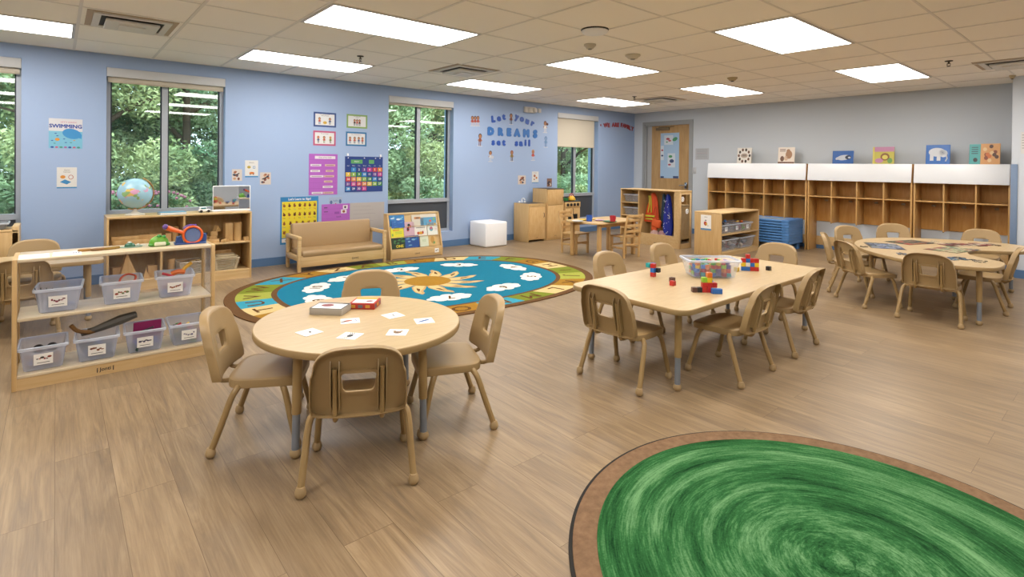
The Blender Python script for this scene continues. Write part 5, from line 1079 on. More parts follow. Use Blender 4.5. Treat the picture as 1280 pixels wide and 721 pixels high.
o = MB().box(-.075, .075, -.006, .006, 0, .15, b=.004, T=TR(0, 0, 0, rx=.25)).obj('cloth_folder', pbr('magenta_felt', '#8E1F5A', .9), label='magenta cloth folder standing in the third bottom-shelf bin', cat='folder'); o.location = (.45, 4.13, .115)
fill(.437, 4.11, .09, .045, .04, .04, [('bright blue', '#2F6FD0'), ('blue', '#3F7FD8'), ('dark teal', '#2A4A4A')], 12, 'pieces in the third bottom-shelf bin', '%s piece inside the third bin on the bottom shelf', 16, (.03, .06))
stick('thin_tool', [(.42, 4.08, .205), (.48, 4.07, .225)], .005, '#2A2730', 'thin dark tool leaning out of the third bottom-shelf bin', 'toy')
r = random.Random(21)
for k in range(60):
    c, hx_ = TC[r.randrange(6)]; mb = MB(); s_ = .02; mb.box(-s_/2*(1+k % 2), s_/2*(1+k % 2), -s_/2, s_/2, 0, s_*.7, b=.002, seg=1); o = mb.obj('small_brick', paint(hx_, .35), label='%s small brick in the rightmost bin on the bottom shelf' % c, cat='brick', group='small bricks in the rightmost bottom-shelf bin')
    o.location = (.672+r.uniform(-.068, .068), 4.125+r.uniform(-.085, .085), .095+.09*(k//12)/5+r.uniform(0, .012)); o.rotation_euler = (r.uniform(-.6, .6), r.uniform(-.6, .6), r.uniform(0, 3))

# ------------------------------------------------------------------ things on top of the see-through shelf
ZT = SH
for k, (x, y, a, lb) in enumerate(((-.095, 4.10, .03, 'left white sheet with blue line drawings on the see-through shelf'), (.052, 4.12, -.02, 'right white sheet with a small chart on the see-through shelf'))):
    t = empty('paper_sheet', lb, 'paper', (x, y, ZT), a, 'printed sheets on the see-through shelf'); mb = MB(); mb.box(-.066, .066, -.085, .085, .0003, .0012); mb.obj('sheet', M_paper, t); mb = MB()
    for i in range(3 if k == 0 else 2): mb.prism(superell(.022, .006, 2, 12, .4*i, -.03+.03*i, -.03+.03*i), .0012, .0016, i % 2)
    if k: [mb.box(.025+.012*i, .033+.012*i, -.03+.014*j, -.02+.014*j, .0012, .0016, 1) for i in range(3) for j in range(4)]
    mb.obj('sheet_print', [paint('#4A6EA8'), paint('#8A93A8')], t)
fl = lambda nm, x, y, a, b, h, col, lb, cat, rot=0: (lambda o: setattr(o, 'location', (x, y, ZT)))(MB().prism(superell(a, b, 2, 20, rot), 0, h, r=h*.4).obj(nm, pbr(nm+'_m', col, .6, var=.25, vscale=30), label=lb, cat=cat))
fl('wooden_disc', .135, 4.17, .035, .022, .012, '#A4762F', 'small brown oval disc left of the long brown leaf shapes on the shelf', 'disc'); 
fl('wooden_leaf', .205, 4.15, .045, .02, .014, '#8A6236', 'reddish brown carved leaf shape in the middle of the see-through shelf', 'carved leaf', .2); fl('wooden_leaf', .268, 4.155, .045, .013, .016, '#9A7A34', 'olive brown curled leaf shape nearest the toy turtle', 'carved leaf', .35)
t = empty('toy_turtle', 'small green and white glass-like toy turtle on the see-through shelf', 'toy turtle', (.37, 4.18, ZT)); mb = MB(); mb.prism(superell(.06, .035, 2, 24), 0, .006, r=.002); mb.obj('turtle_base', pbr('turtle_pale', '#9DB8A8', .3), t); mb = MB(); mb.ball((-.008, 0, .008), .03, sc=(1, .8, .75)); mb.obj('turtle_shell', pbr('turtle_green', '#2F6B52', .25, var=.4, vscale=60), t)
mb = MB(); mb.ball((.035, .0, .012), .01); mb.tube([(.045, 0, .01), (.075, -.01, .008)], .003, 6); mb.ball((-.01, 0, .032), .012, sc=(1, .8, .5)); mb.obj('turtle_head', pbr('turtle_white', '#CFD9D2', .3), t)
t = empty('toy_frog', 'lime green rounded toy frog box on the see-through shelf', 'toy', (.515, 4.15, ZT)); mb = MB(); mb.ball((0, 0, .02), .056, sc=(1, .72, .85)); mb.obj('frog_body', pbr('lime_body', '#6FB43A', .35, var=.45, vscale=26), t)
mb = MB(); mb.box(-.03, .035, -.046, -.02, .004, .03, b=.008); mb.obj('frog_belly', pbr('pale_belly', '#DDE2C8', .4), t)
for s_ in (-1, 1): mb = MB(); mb.ball((s_*.045, -.02, .012), .016, sc=(1, 1, .7)); mb.obj('frog_foot', pbr('green_foot', '#4C9A3A', .4), t)
mb = MB(); mb.ball((.0, -.01, .062), .014); mb.ball((.026, -.01, .058), .012); mb.obj('frog_eyes', pbr('green_eye', '#3FA04A', .3), t)
t = empty('toy_bug_viewer', 'blue and orange toy bug viewer with a purple-tipped handle on the shelf', 'toy', (.685, 4.15, ZT), -.08)
mb = MB(); mb.box(-.085, .1, -.045, .05, 0, .012, b=.005); mb.prism([(-.08, 0), (-.07, .05), (-.045, .055), (-.03, .012)], -.03, .03, T=TR(rx=PI/2)); mb.lathe([(.05, -.035), (.055, 0), (.05, .035)], 24, T=TR(.075, .01, .035, 0, 0, 0) @ Matrix.Diagonal((.6, .6, .8, 1))); mb.obj('viewer_base', pbr('viewer_blue', '#2E4F94', .3), t)
mb = MB(); mb.lathe([(.048, -.03), (.052, 0), (.048, .03)], 28, T=TR(.02, .0, .06, PI/2)); mb.obj('viewer_drum', pbr('viewer_navy', '#22389A', .2), t)
mb = MB(); P = [(.02+.055*cos(a), -.036, .062+.055*sin(a)) for a in [2*PI*k/30 for k in range(31)]]; mb.tube(P, .0075, 8, cap=False); mb.tube([(-.032, -.036, .078), (-.06, -.036, .09), (-.1, -.036, .105), (-.125, -.036, .118)], [.009, .012, .016, .017], 10, smoothn=3); mb.obj('orange_ring', pbr('viewer_orange', '#F0671F', .3), t)
mb = MB(); mb.ball((-.135, -.036, .124), .018, sc=(1, 1, 1)); mb.tube([(-.03, .0, .1), (.0, .0, .118), (.045, .0, .118)], .012, 8, smoothn=3); mb.obj('purple_tip', pbr('viewer_purple', '#6A4A9A', .35), t)
mb = MB(); mb.lathe([(.045, 0), (.045, .002), (1e-6, .003)], 24, T=TR(.02, -.033, .06, PI/2)); mb.obj('viewer_lens', clearmat('lens_blue', '#8FA8D8', .35, .05), t)
# ================================================================== rugs
def rugmat(name, col, var=.12, bs=260): return pbr(name, col, .95, spec=.1, bump=.6, bscale=bs, var=var, vscale=40)
RA, RB, RN, RROT, RCX, RCY = 1.964, 1.34, 2.439, -.065, 3.10, 5.026
def RP(phi, f):
    c, s_ = cos(phi), sin(phi); k = (abs(c)**RN+abs(s_)**RN)**(-1/RN)*f; x, y = RA*k*c, RB*k*s_
    return (x*cos(RROT)-y*sin(RROT), x*sin(RROT)+y*cos(RROT))
RC = {'brown': '#6E4F32', 'teal': '#1F7C9A', 'green': '#7F8B30', 'lime': '#A8AD4E', 'ochre': '#A87D2E', 'cream': '#DEC58C', 'white': '#ECEDE6', 'ink': '#6A4826', 'orange': '#AE8230', 'tan': '#CBA873', 'blue': '#3F9FB8'}
rk = list(RC); RM = [rugmat('rug_'+k, RC[k]) for k in rk]; ri = {k: i for i, k in enumerate(rk)}
t = empty('alphabet_rug', 'large oval rug with alphabet border, numbered clouds and a smiling-sun centre on teal'.replace('smiling-sun', 'sun'), 'rug', (RCX, RCY, 0)); mb = MB()
o = [RP(2*PI*k/160, 1) for k in range(160)]; mb.prism(o, 0, .009, ri['brown'], r=.003)
def patch(pts, mi, z): mb.add([(x, y, z) for x, y in pts], [tuple(range(len(pts)))], mi)
ang = dict(A=98, B=86.5, C=74, D=60, E=45, F=30, G=15, H=-1.5, I=-18, J=-33, K=-46.5, L=-59.5, M=-73, N=-85.5, O=-99.5, P=-113, Q=-127, R=-142, S=-156, T=-168.5, U=-181, V=-194, W=-209, X=-225, Y=-238, Z=-250)
tc_ = dict(zip('ABCDEFGHIJKLMNOPQRSTUVWXYZ', ['green', 'lime', 'ochre', 'cream', 'blue', 'green', 'ochre', 'cream', 'green', 'lime', 'ochre', 'cream', 'green', 'blue', 'ochre', 'cream', 'green', 'lime', 'ochre', 'cream', 'blue', 'lime', 'green', 'blue', 'ochre', 'cream']))
L = list(ang.items())
for i, (ch, a) in enumerate(L):
    pa = L[i-1][1]-(-360 if i == 0 else 0); na = L[(i+1) % 26][1]-(360 if i == 25 else 0); a0, a1 = rad((a+na)/2), rad((a+pa)/2)
    seg = 8; pts = [RP(a0+(a1-a0)*k/seg, .952) for k in range(seg+1)]+[RP(a1-(a1-a0)*k/seg, .795) for k in range(seg+1)]; patch(pts, ri[tc_[ch]], .0098)
    p = RP(rad(a), .874); q = RP(rad(a), .95); up = Vector((q[0]-p[0], q[1]-p[1])); nx = RP(rad(a-3), .874); tg = Vector((nx[0]-p[0], nx[1]-p[1])).normalized(); rz = math.atan2(tg.y, tg.x)
    mb.text(ch, .215, ri['ink'], TR(p[0], p[1], .0106, 0, 0, rz), bold=.003, sx=1.15)
patch([RP(2*PI*k/120, .768) for k in range(120)], ri['teal'], .0098)
def cloud(cx, cy, rz, w=.36):
    r = random.Random(int(cx*99+cy*77)); blobs = [(0, 0, .3, .12)]+[(.30*cos(a)*.8, .11*sin(a), .11+r.uniform(0, .03), .075) for a in [2*PI*k/8 for k in range(8)]]
    for i, (x, y, a, b) in enumerate(blobs): s_ = w/.36; patch([(cx+(u*s_)*cos(rz)-(v*s_)*sin(rz), cy+(u*s_)*sin(rz)+(v*s_)*cos(rz)) for u, v in superell(a*.85, b, 2, 16, 0, x, y)], ri['white'], .0104+.00002*i)
CL = {'10': (2.04, 5.44), '1': (2.47, 5.70), '2': (3.18, 5.76), '3': (3.91, 5.60), '4': (4.36, 5.07), '5': (4.16, 4.52), '6': (3.57, 4.30), '7': (2.89, 4.28), '8': (2.28, 4.45), '9': (1.87, 4.93)}
for n_, (x, y) in CL.items():
    x -= RCX; y -= RCY; ph = math.atan2(y/RB, x/RA); g = math.atan2(y, x)
    p2 = RP(ph-.05, .58); p1 = RP(ph, .58); rz = math.atan2(p2[1]-p1[1], p2[0]-p1[0]); cloud(x, y, rz, .245); mb.text(n_, .15, ri['ink'], TR(x, y, .0112, 0, 0, rz), bold=.004)
NR = 12
for k in range(NR):
    g = 2*PI*k/NR+.2; R_ = lambda r_, d: (r_*cos(g+d), r_*sin(g+d))
    patch([R_(.22, -.27), R_(.34, -.2), R_(.44, -.05), R_(.53, .06), R_(.62, .22), R_(.55, .25), R_(.47, .2), R_(.38, .24), R_(.22, .27)], ri['tan'], .0104+.00001*k)
    patch([R_(.22, -.22), R_(.34, -.15), R_(.44, -.01), R_(.53, .09), R_(.58, .2), R_(.48, .15), R_(.38, .17), R_(.22, .2)], ri['cream'], .0108+.00001*k)
    patch([R_(.36, -.02), R_(.43, .04), R_(.51, .13), R_(.46, .13), R_(.39, .1)], ri['ink'], .0112)
patch([(.255*cos(2*PI*k/40), .245*sin(2*PI*k/40)) for k in range(40)], ri['orange'], .0114)
mb.obj('rug_pile', RM, t)
# round green rug
GX_, GY_, GR = 1.935, .577, .90
def swirl():
    m = bpy.data.materials.new('green_swirl_pile'); m.use_nodes = True; nt = m.node_tree; b = nt.nodes['Principled BSDF']; N = nt.nodes.new; L = nt.links.new
    tc = N('ShaderNodeTexCoord'); sp = N('ShaderNodeSeparateXYZ'); L(tc.outputs['Object'], sp.inputs[0]); ln = N('ShaderNodeVectorMath'); ln.operation = 'LENGTH'
    cm = N('ShaderNodeCombineXYZ'); L(sp.outputs[0], cm.inputs[0]); L(sp.outputs[1], cm.inputs[1]); L(cm.outputs[0], ln.inputs[0])
    nm = N('ShaderNodeVectorMath'); nm.operation = 'NORMALIZE'; L(cm.outputs[0], nm.inputs[0]); sc_ = N('ShaderNodeVectorMath'); sc_.operation = 'SCALE'; L(nm.outputs[0], sc_.inputs[0])
    def noise(kr, ka, det, rough):
        s_ = N('ShaderNodeVectorMath'); s_.operation = 'SCALE'; s_.inputs['Scale'].default_value = ka; L(nm.outputs[0], s_.inputs[0]); s2 = N('ShaderNodeSeparateXYZ'); L(s_.outputs[0], s2.inputs[0])
        mu = N('ShaderNodeMath'); mu.operation = 'MULTIPLY'; mu.inputs[1].default_value = kr; L(ln.outputs['Value'], mu.inputs[0]); c2 = N('ShaderNodeCombineXYZ'); L(s2.outputs[0], c2.inputs[0]); L(s2.outputs[1], c2.inputs[1]); L(mu.outputs[0], c2.inputs[2])
        n = N('ShaderNodeTexNoise'); n.inputs['Scale'].default_value = 1; n.inputs['Detail'].default_value = det; n.inputs['Roughness'].default_value = rough; L(c2.outputs[0], n.inputs[0]); return n
    n1 = noise(13, .8, 3, .5); n2 = noise(110, 5, 5, .75); n3 = N('ShaderNodeTexNoise'); n3.inputs['Scale'].default_value = 160; L(tc.outputs['Object'], n3.inputs[0])
    a = N('ShaderNodeMath'); a.operation = 'MULTIPLY_ADD'; a.inputs[1].default_value = .5; L(n1.outputs[0], a.inputs[0]); m_ = N('ShaderNodeMath'); m_.operation = 'MULTIPLY'; m_.inputs[1].default_value = .42; L(n2.outputs[0], m_.inputs[0]); L(m_.outputs[0], a.inputs[2])
    a2 = N('ShaderNodeMath'); a2.operation = 'MULTIPLY_ADD'; a2.inputs[1].default_value = .10; L(n3.outputs[0], a2.inputs[0]); L(a.outputs[0], a2.inputs[2])
    r = N('ShaderNodeValToRGB'); e = r.color_ramp.elements; e[0].position = .38; e[0].color = lin('#0F3619'); e[1].position = .64; e[1].color = lin('#6A9768'); k = e.new(.5); k.color = lin('#2D6235'); L(a2.outputs[0], r.inputs[0]); L(r.outputs[0], b.inputs['Base Color'])
    b.inputs['Roughness'].default_value = .95; b.inputs['Specular IOR Level'].default_value = .1
    bp = N('ShaderNodeBump'); bp.inputs['Strength'].default_value = .7; bp.inputs['Distance'].default_value = .006; L(n2.outputs[0], bp.inputs['Height']); L(bp.outputs[0], b.inputs['Normal']); return m
t = empty('round_green_rug', 'round green swirled rug with a brown border and black edge at the lower right', 'rug', (GX_, GY_, 0))
circ = lambda r_, n=140: [(r_*cos(2*PI*k/n), r_*sin(2*PI*k/n)) for k in range(n)]
mb = MB(); mb.prism(circ(GR), 0, .008, r=.003); mb.obj('rug_binding', pbr('black_binding', '#1E1A17', .9), t)
mb = MB(); mb.prism(circ(GR-.013), .004, .012, r=.002); mb.obj('rug_border', rugmat('rug_border_brown', '#8A6E55', .4, 300), t)
mb = MB(); mb.prism(circ(GR-.095), .006, .016, r=.003); mb.obj('rug_pile', swirl(), t)

# ================================================================== things on the blue wall
def rectA(p0, p1):
    a, b = Ap(*p0), Ap(*p1); return (a.x+b.x)/2, (a.z+b.z)/2, abs(b.x-a.x), abs(a.z-b.z)
def sheet(name, label, cat, p0, p1, cols, draw, group=None, th=.0015, rot=0.0, part='print'):
    x, z, w, h = rectA(p0, p1); t = bpy.data.objects.new(name, None); COL.objects.link(t); props(t, label, cat, group); t.matrix_world = onwallA(x, z, 0, rot)
    mb = MB(); mb.box(-w/2, w/2, -h/2, h/2, 0, th); mb.obj(name+'_sheet', paint(cols[0], .6), t)
    mb = MB(); draw(mb, w, h, th); mb.obj('printed_'+part, [paint(c, .6) for c in cols], t); return t
def E(mb, cx, cy, a, b, mi, z, rot=0, n=16): mb.prism(superell(a, b, 2, n, rot, cx, cy), z, z+.0003, mi)
def Bx(mb, x0, x1, y0, y1, mi, z): mb.box(x0, x1, y0, y1, z, z+.0003, mi)
def d_swim(m, w, h, z):
    Bx(m, -w/2, w/2, -h/2, h*.08, 1, z); E(m, w*.18, h*.0, w*.29, h*.17, 2, z+.0004, -.25); m.prism([(w*.3, h*.05), (w*.48, -h*.02), (w*.47, -h*.16), (w*.3, -h*.12)], z+.0008, z+.0011, 2)
    m.text('SWIMMING', h*.17, 3, TR(0, h*.245, z+.001), bold=.002); m.text("LET'S LEARN", h*.075, 4, TR(w*.08, h*.385, z+.001))
    E(m, -w*.25, -h*.2, w*.07, h*.05, 5, z+.0008)
    for i, (x, y, c) in enumerate(((-.3, .0, 3), (-.25, -.08, 3), (-.4, -.24, 3), (.0, -.3, 3), (.15, -.3, 6), (-.05, -.18, 3), (.25, -.22, 5), (-.33, -.33, 6))): E(m, w*x, h*y, w*.035, h*.014, c, z+.0008)
    for i in range(7): E(m, w*(-.4+.13*i), -h*.46, w*.05, h*.03, [3, 4, 6, 7][i % 4], z+.0008)
sheet('swimming_poster', 'square SWIMMING poster with a blue whale between the two left windows', 'poster', (61, 147.5), (103, 186), ['#DCDDE4', '#7FC3E2', '#3E96D6', '#2E4DA6', '#D0688A', '#E79A3A', '#4E9A8A', '#B06AA8'], d_swim)
def d_small(m, w, h, z):
    m.text('Quiet\nCorner', h*.09, 1, TR(0, h*.32, z+.0006)); m.prism([(-w*.1, -h*.08), (w*.22, -h*.2), (-.0, -h*.32), (-w*.35, -h*.2)], z+.0002, z+.0006, 2); E(m, -w*.2, h*.04, w*.13, h*.08, 3, z+.0002); E(m, w*.2, h*.03, w*.13, h*.11, 4, z+.0002); E(m, w*.2, h*.03, w*.10, h*.085, 0, z+.0005); Bx(m, -w/2, w/2, -h/2, -h*.44, 2, z)
sheet('notice_card', 'small white wall card with a blue square and orange shape below the SWIMMING poster', 'poster', (71, 209), (96, 235), ['#E4E4E2', '#5A5F66', '#3A8AC4', '#D8913A', '#B3564A'], d_small)
def kid(m, x, y, s_, z, skin, shirt, hair, leg):
    E(m, x, y+s_*.28, s_*.17, s_*.2, hair, z); E(m, x, y+s_*.25, s_*.13, s_*.16, skin, z+.0003); m.prism([(x-s_*.15, y-s_*.15), (x+s_*.15, y-s_*.15), (x+s_*.1, y+s_*.12), (x-s_*.1, y+s_*.12)], z, z+.0003, shirt)
    for q in (-1, 1): Bx(m, x+q*s_*.07-s_*.035, x+q*s_*.07+s_*.035, y-s_*.48, y-s_*.15, leg, z); m.prism([(x+q*s_*.09, y+s_*.09), (x+q*s_*.24, y-s_*.06), (x+q*s_*.2, y-s_*.1), (x+q*s_*.08, y+.0)][::q], z, z+.0003, skin)
FRC = ['#E6E7EA', '#000000', '#C88C64', '#6B3F2A', '#C2504A', '#2F5F9A', '#D9B04A', '#6E8F4A', '#2B2B30']
def framed(title, kids, extra=None):
    def d(m, w, h, z):
        Bx(m, -w/2, w/2, -h/2, -h/2+.022, 1, z); Bx(m, -w/2, w/2, h/2-.022, h/2, 1, z); Bx(m, -w/2, -w/2+.022, -h/2+.022, h/2-.022, 1, z); Bx(m, w/2-.022, w/2, -h/2+.022, h/2-.022, 1, z)
        m.text(title, h*.085, 8, TR(0, h*.31, z+.0008))
        for (x, sh, hr, lg) in kids: kid(m, w*x, -h*.08, h*.5, z+.0003, 2, sh, hr, lg)
        if extra: extra(m, w, h, z)
    return d
def fr(col): c = list(FRC); c[1] = col; return c
sheet('rule_card', 'rule card with a navy blue border, upper left of the four', 'poster', (392, 139.5), (420, 159.5), fr('#33518F'), framed('We use kind words\nwith our friends', [(-.24, 4, 3, 5), (.22, 5, 3, 8)], lambda m, w, h, z: E(m, 0, -h*.2, w*.09, h*.1, 6, z+.0005)), 'four bordered rule cards on the blue wall')
sheet('rule_card', 'rule card with a light green border, upper right of the four', 'poster', (433.3, 142.3), (459, 161), fr('#8CB06A'), framed('We keep hands\nto self', [(-.12, 8, 3, 8), (.12, 8, 3, 8), (0, 4, 8, 8)]), 'four bordered rule cards on the blue wall')
sheet('rule_card', 'rule card with a pink border, lower left of the four', 'poster', (391.5, 163), (419.5, 182.5), fr('#C45A82'), framed('We are helpful', [(-.28, 5, 4, 8), (-.02, 4, 3, 7), (.26, 7, 6, 3)]), 'four bordered rule cards on the blue wall')
sheet('rule_card', 'rule card with a bright blue border, lower right of the four', 'poster', (432.3, 164.3), (458, 183), fr('#2F77AE'), framed('We use listening ears', [(-.3, 4, 3, 5), (-.08, 4, 8, 8), (.12, 5, 3, 5), (.3, 4, 3, 8)]), 'four bordered rule cards on the blue wall')
def d_pocket(m, w, h, z):
    for k in range(1, 7): Bx(m, -w/2, w/2, h/2-h*k/7.1, h/2-h*k/7.1+.002, 1, z)
    Bx(m, -w*.3, w*.42, h*.38, h*.45, 2, z+.0003); m.text('Days of the week', h*.045, 3, TR(w*.06, h*.415, z+.0008))
    for (x0, x1, y) in ((-.45, -.08, .2), (.05, .42, .2), (-.45, -.12, .06), (.08, .36, .06), (-.46, -.0, -.07), (.02, .38, -.07), (.02, .32, -.2), (-.02, .34, -.33), (-.4, -.02, -.475), (.0, .36, -.475)):
        Bx(m, w*x0, w*x1, h*y, h*(y+.05), 2 if x0 < 0 else 4, z+.0003); Bx(m, w*(x0+.05), w*(x1-.06), h*(y+.018), h*(y+.028), 3, z+.0007)
sheet('pocket_chart', 'tall purple pocket chart with white and cream strips on the blue wall', 'chart', (386.2, 192), (421.5, 243), ['#B765C9', '#9850AC', '#E9E2EA', '#6A4A70', '#D9B7A8'], d_pocket, th=.003)
def d_cal(m, w, h, z):
    C = {'b': 2, 'd': 0, 'p': 3, 'm': 4, 'r': 5, 'o': 6, 'y': 7, 'l': 8, 'g': 9}
    Bx(m, -w*.35, -w*.05, h*.30, h*.41, 10, z+.0003); Bx(m, w*.12, w*.26, h*.30, h*.41, 10, z+.0003); m.text('MAY', h*.07, 1, TR(-w*.2, h*.355, z+.0009))
    for i, dn in enumerate(['Sun', 'Mon', 'Tue', 'Wed', 'Thu', 'Fri', 'Sat']): m.text(dn, h*.045, 1, TR(w*(-.42+.14*i), h*.24, z+.0006))
    rows = ['.bdpmro', 'ylgbdpm', 'roylgbd', 'pmroylg', 'bdpm...']; n = 0
    for r_, row in enumerate(rows):
        for c_, k in enumerate(row):
            if k == '.': continue
            n += 1; x = w*(-.42+.14*c_); y = h*(.13-.135*r_)
            if k != 'd': Bx(m, x-w*.06, x+w*.06, y-h*.058, y+h*.058, C[k], z+.0003)
            m.text(str(n), h*.085, 1, TR(x, y, z+.0009), bold=.001)
    for x in (-.42, 0, .3, .42): E(m, w*x, h*.46, .008, .008, 1, z+.0003)
sheet('calendar_chart', 'navy blue calendar pocket chart with coloured numbered day cards beside the window', 'chart', (431.3, 195.3), (478, 239), ['#1D3F8A', '#E9EBEF', '#2E8BD0', '#6A3F98', '#C8388E', '#D23A38', '#E38A2E', '#E2C034', '#8CB83E', '#3E8A44', '#5FA866'], d_cal, th=.004)
for px, py, lb in ((434.5, 193, 'left clear hook holding the calendar chart'), (475.5, 194.5, 'right clear hook holding the calendar chart')):
    p = Ap(px, py); o = MB().box(-.012, .012, -.012, 0, -.02, .015, b=.004).obj('wall_hook', M_white, label=lb, cat='hook', group='hooks above the calendar chart'); o.location = (p.x, YA, p.z)
def d_asl(m, w, h, z):
    Bx(m, -w*.46, w*.46, -h*.36, h*.40, 1, z); m.text("Let's Learn to Sign!", h*.062, 2, TR(0, h*.45, z+.0008), bold=.0015)
    Bx(m, -w*.46, w*.46, -h*.46, -h*.38, 2, z); k = 0; r = random.Random(2)
    for row, n in enumerate((7, 7, 6, 6)):
        for i in range(n):
            x = w*(-.40+.8*i/(n-1)); y = h*(.31-.19*row); a = w*.035; s_ = 3+(k % 2)
            E(m, x, y, a, a*1.0, s_, z+.0004)
            for f in range(r.choice((2, 3, 4))): g = .5*f-.6+r.uniform(-.3, .3); E(m, x+a*.9*sin(g), y+a*1.3*cos(g), a*.25, a*.75, s_, z+.0004, -g, 8)
            c = chr(65+k); m.text(c+c.lower(), h*.045, 5+k % 3, TR(x, y-h*.07, z+.0008)); k += 1
    for i in range(5): E(m, w*(-.35+.17*i), -h*.42, w*.02, h*.025, 3, z+.0004)
sheet('sign_language_poster', "yellow and blue Let's Learn to Sign! alphabet poster behind the sofa", 'poster', (350.5, 246.5), (397.5, 302), ['#2E86C4', '#EAD52E', '#EEEFF0', '#9A5A32', '#6E3B22', '#C23A34', '#3E7A3A', '#2F4F9A'], d_asl)
def d_pur(m, w, h, z):
    for k in range(1, 4): Bx(m, -w/2, w/2, h/2-h*k/4, h/2-h*k/4+.002, 1, z)
    Bx(m, w*.25, w*.42, h*.22, h*.42, 2, z+.0003); E(m, w*.33, h*.32, w*.04, h*.06, 3, z+.0007); Bx(m, w*.18, w*.38, -.0, h*.2, 2, z+.0003); E(m, w*.28, h*.1, w*.05, h*.07, 4, z+.0007)
    m.text('lunch', h*.12, 3, TR(w*.1, -h*.16, z+.0006)); Bx(m, -w*.42, -w*.3, h*.3, h*.34, 3, z+.0004); Bx(m, -w*.42, -w*.28, h*.1, h*.13, 3, z+.0004); Bx(m, -w*.05, w*.12, -h*.02, h*.1, 1, z+.0004)
sheet('pocket_chart', 'smaller purple pocket chart just above the sofa back', 'chart', (402, 255.5), (437, 278), ['#B765C9', '#9850AC', '#E9E2EA', '#4A3A4E', '#9A5A42'], d_pur, th=.003)
sheet('notice_card', 'small pale blue card above the smaller purple chart', 'poster', (411.5, 246.5), (427.5, 255), ['#A9B9D6', '#5A6FA0', '#C05A6A'], lambda m, w, h, z: (E(m, -w*.35, -h*.2, w*.1, h*.25, 1, z), E(m, w*.35, -h*.1, w*.1, h*.3, 1, z), m.text('hello', h*.35, 1, TR(0, 0, z+.0006)), E(m, 0, -h*.4, w*.05, h*.08, 2, z)))
def d_white(m, w, h, z):
    for k in range(5): Bx(m, -w*.42, w*(.1+.07*(k % 3)), h*(.36-.14*k), h*(.365-.14*k), 1, z)
sheet('writing_chart', 'beige-grey chart paper with faint writing behind the right end of the sofa', 'chart', (437.5, 253.8), (480, 284.5), ['#BEB8B6', '#8F8A92'], d_white)
def d_pic(cols_seed):
    def d(m, w, h, z):
        r = random.Random(cols_seed)
        for k in range(9): E(m, w*r.uniform(-.3, .3), h*r.uniform(-.32, .32), w*r.uniform(.08, .16), h*r.uniform(.07, .14), 1+k % 4, z+.0001*k)
        m.prism([(-w*.3, -h*.1), (w*.25, h*.12), (w*.22, h*.2), (-w*.33, -h*.02)], z+.0012, z+.0015, 5)
    return d
PC = ['#D9CEC6', '#A5664A', '#3F4A66', '#C99A74', '#7A4438', '#2B2C33']
sheet('photo_card', 'small square picture card left of the white card, above the folding mirror', 'card', (290, 211.5), (302.5, 226), PC, d_pic(1)); sheet('photo_card', 'small square picture card right of the white card, above the folding mirror', 'card', (325, 215.5), (338.5, 230.5), PC, d_pic(2))
def d_car(m, w, h, z): Bx(m, -w/2, w/2, -h/2, -h*.42, 1, z); E(m, -w*.2, h*.1, w*.14, h*.08, 2, z); Bx(m, w*.1, w*.28, h*.02, h*.16, 1, z); Bx(m, w*.13, w*.25, h*.05, h*.13, 0, z+.0004); E(m, .02*w, -h*.25, w*.2, h*.07, 3, z); E(m, -w*.1, -h*.32, w*.05, h*.035, 4, z+.0004); E(m, w*.14, -h*.32, w*.05, h*.035, 4, z+.0004); m.text('Blocks', h*.1, 4, TR(0, h*.36, z+.0005))
sheet('notice_card', 'white wall card with an orange toy truck, between two small picture cards', 'poster', (306.3, 200.3), (322.5, 221.5), ['#E4E4E2', '#3A8AC4', '#B8A23A', '#D8792E', '#4A4A50'], d_car)
sheet('photo_card', 'small square picture card below the word set, left of the white card', 'card', (647.5, 219.3), (657, 230.3), PC, d_pic(3)); sheet('photo_card', 'small dark picture card just above the play fridge', 'card', (683.7, 223), (689.7, 233.3), ['#8A6A5C', '#A5664A', '#2F3242', '#D9CEC6', '#4A2F2A', '#2B2C33'], d_pic(4))
sheet('notice_card', 'white wall card with brown shapes above the play sink cabinet', 'poster', (665, 214.3), (673, 228.6), ['#E4E4E2', '#3A8AC4', '#A5664A', '#C77A3A', '#4A4A50'], lambda m, w, h, z: (E(m, -w*.1, h*.12, w*.16, h*.12, 2, z), E(m, w*.18, -h*.05, w*.14, h*.1, 3, z), E(m, -w*.15, -h*.18, w*.1, h*.07, 2, z), Bx(m, -w/2, w/2, -h/2, -h*.44, 1, z), m.text('Pretend', h*.1, 4, TR(0, h*.38, z+.0005))))
# emergency light box
p = Ap(661, 137.5); t = empty('emergency_light', 'cream emergency light box with two lamp heads above the word your', 'emergency light', (p.x, YA, p.z))
mb = MB(); mb.box(-.13, .13, -.055, 0, -.05, .05, b=.012); mb.obj('light_housing', pbr('cream_housing', '#E6E3DC', .45), t)
for x in (-.03, .09, .19): mb = MB(); mb.box(x-.035, x+.035, -.085, -.05, -.04, .035, b=.01); mb.lathe([(.025, 0), (.02, -.006), (1e-6, -.006)], 14, T=TR(x, -.085, 0, -PI/2)); mb.obj('lamp_head', pbr('lamp_head_grey', '#DCD9D2', .35), t)
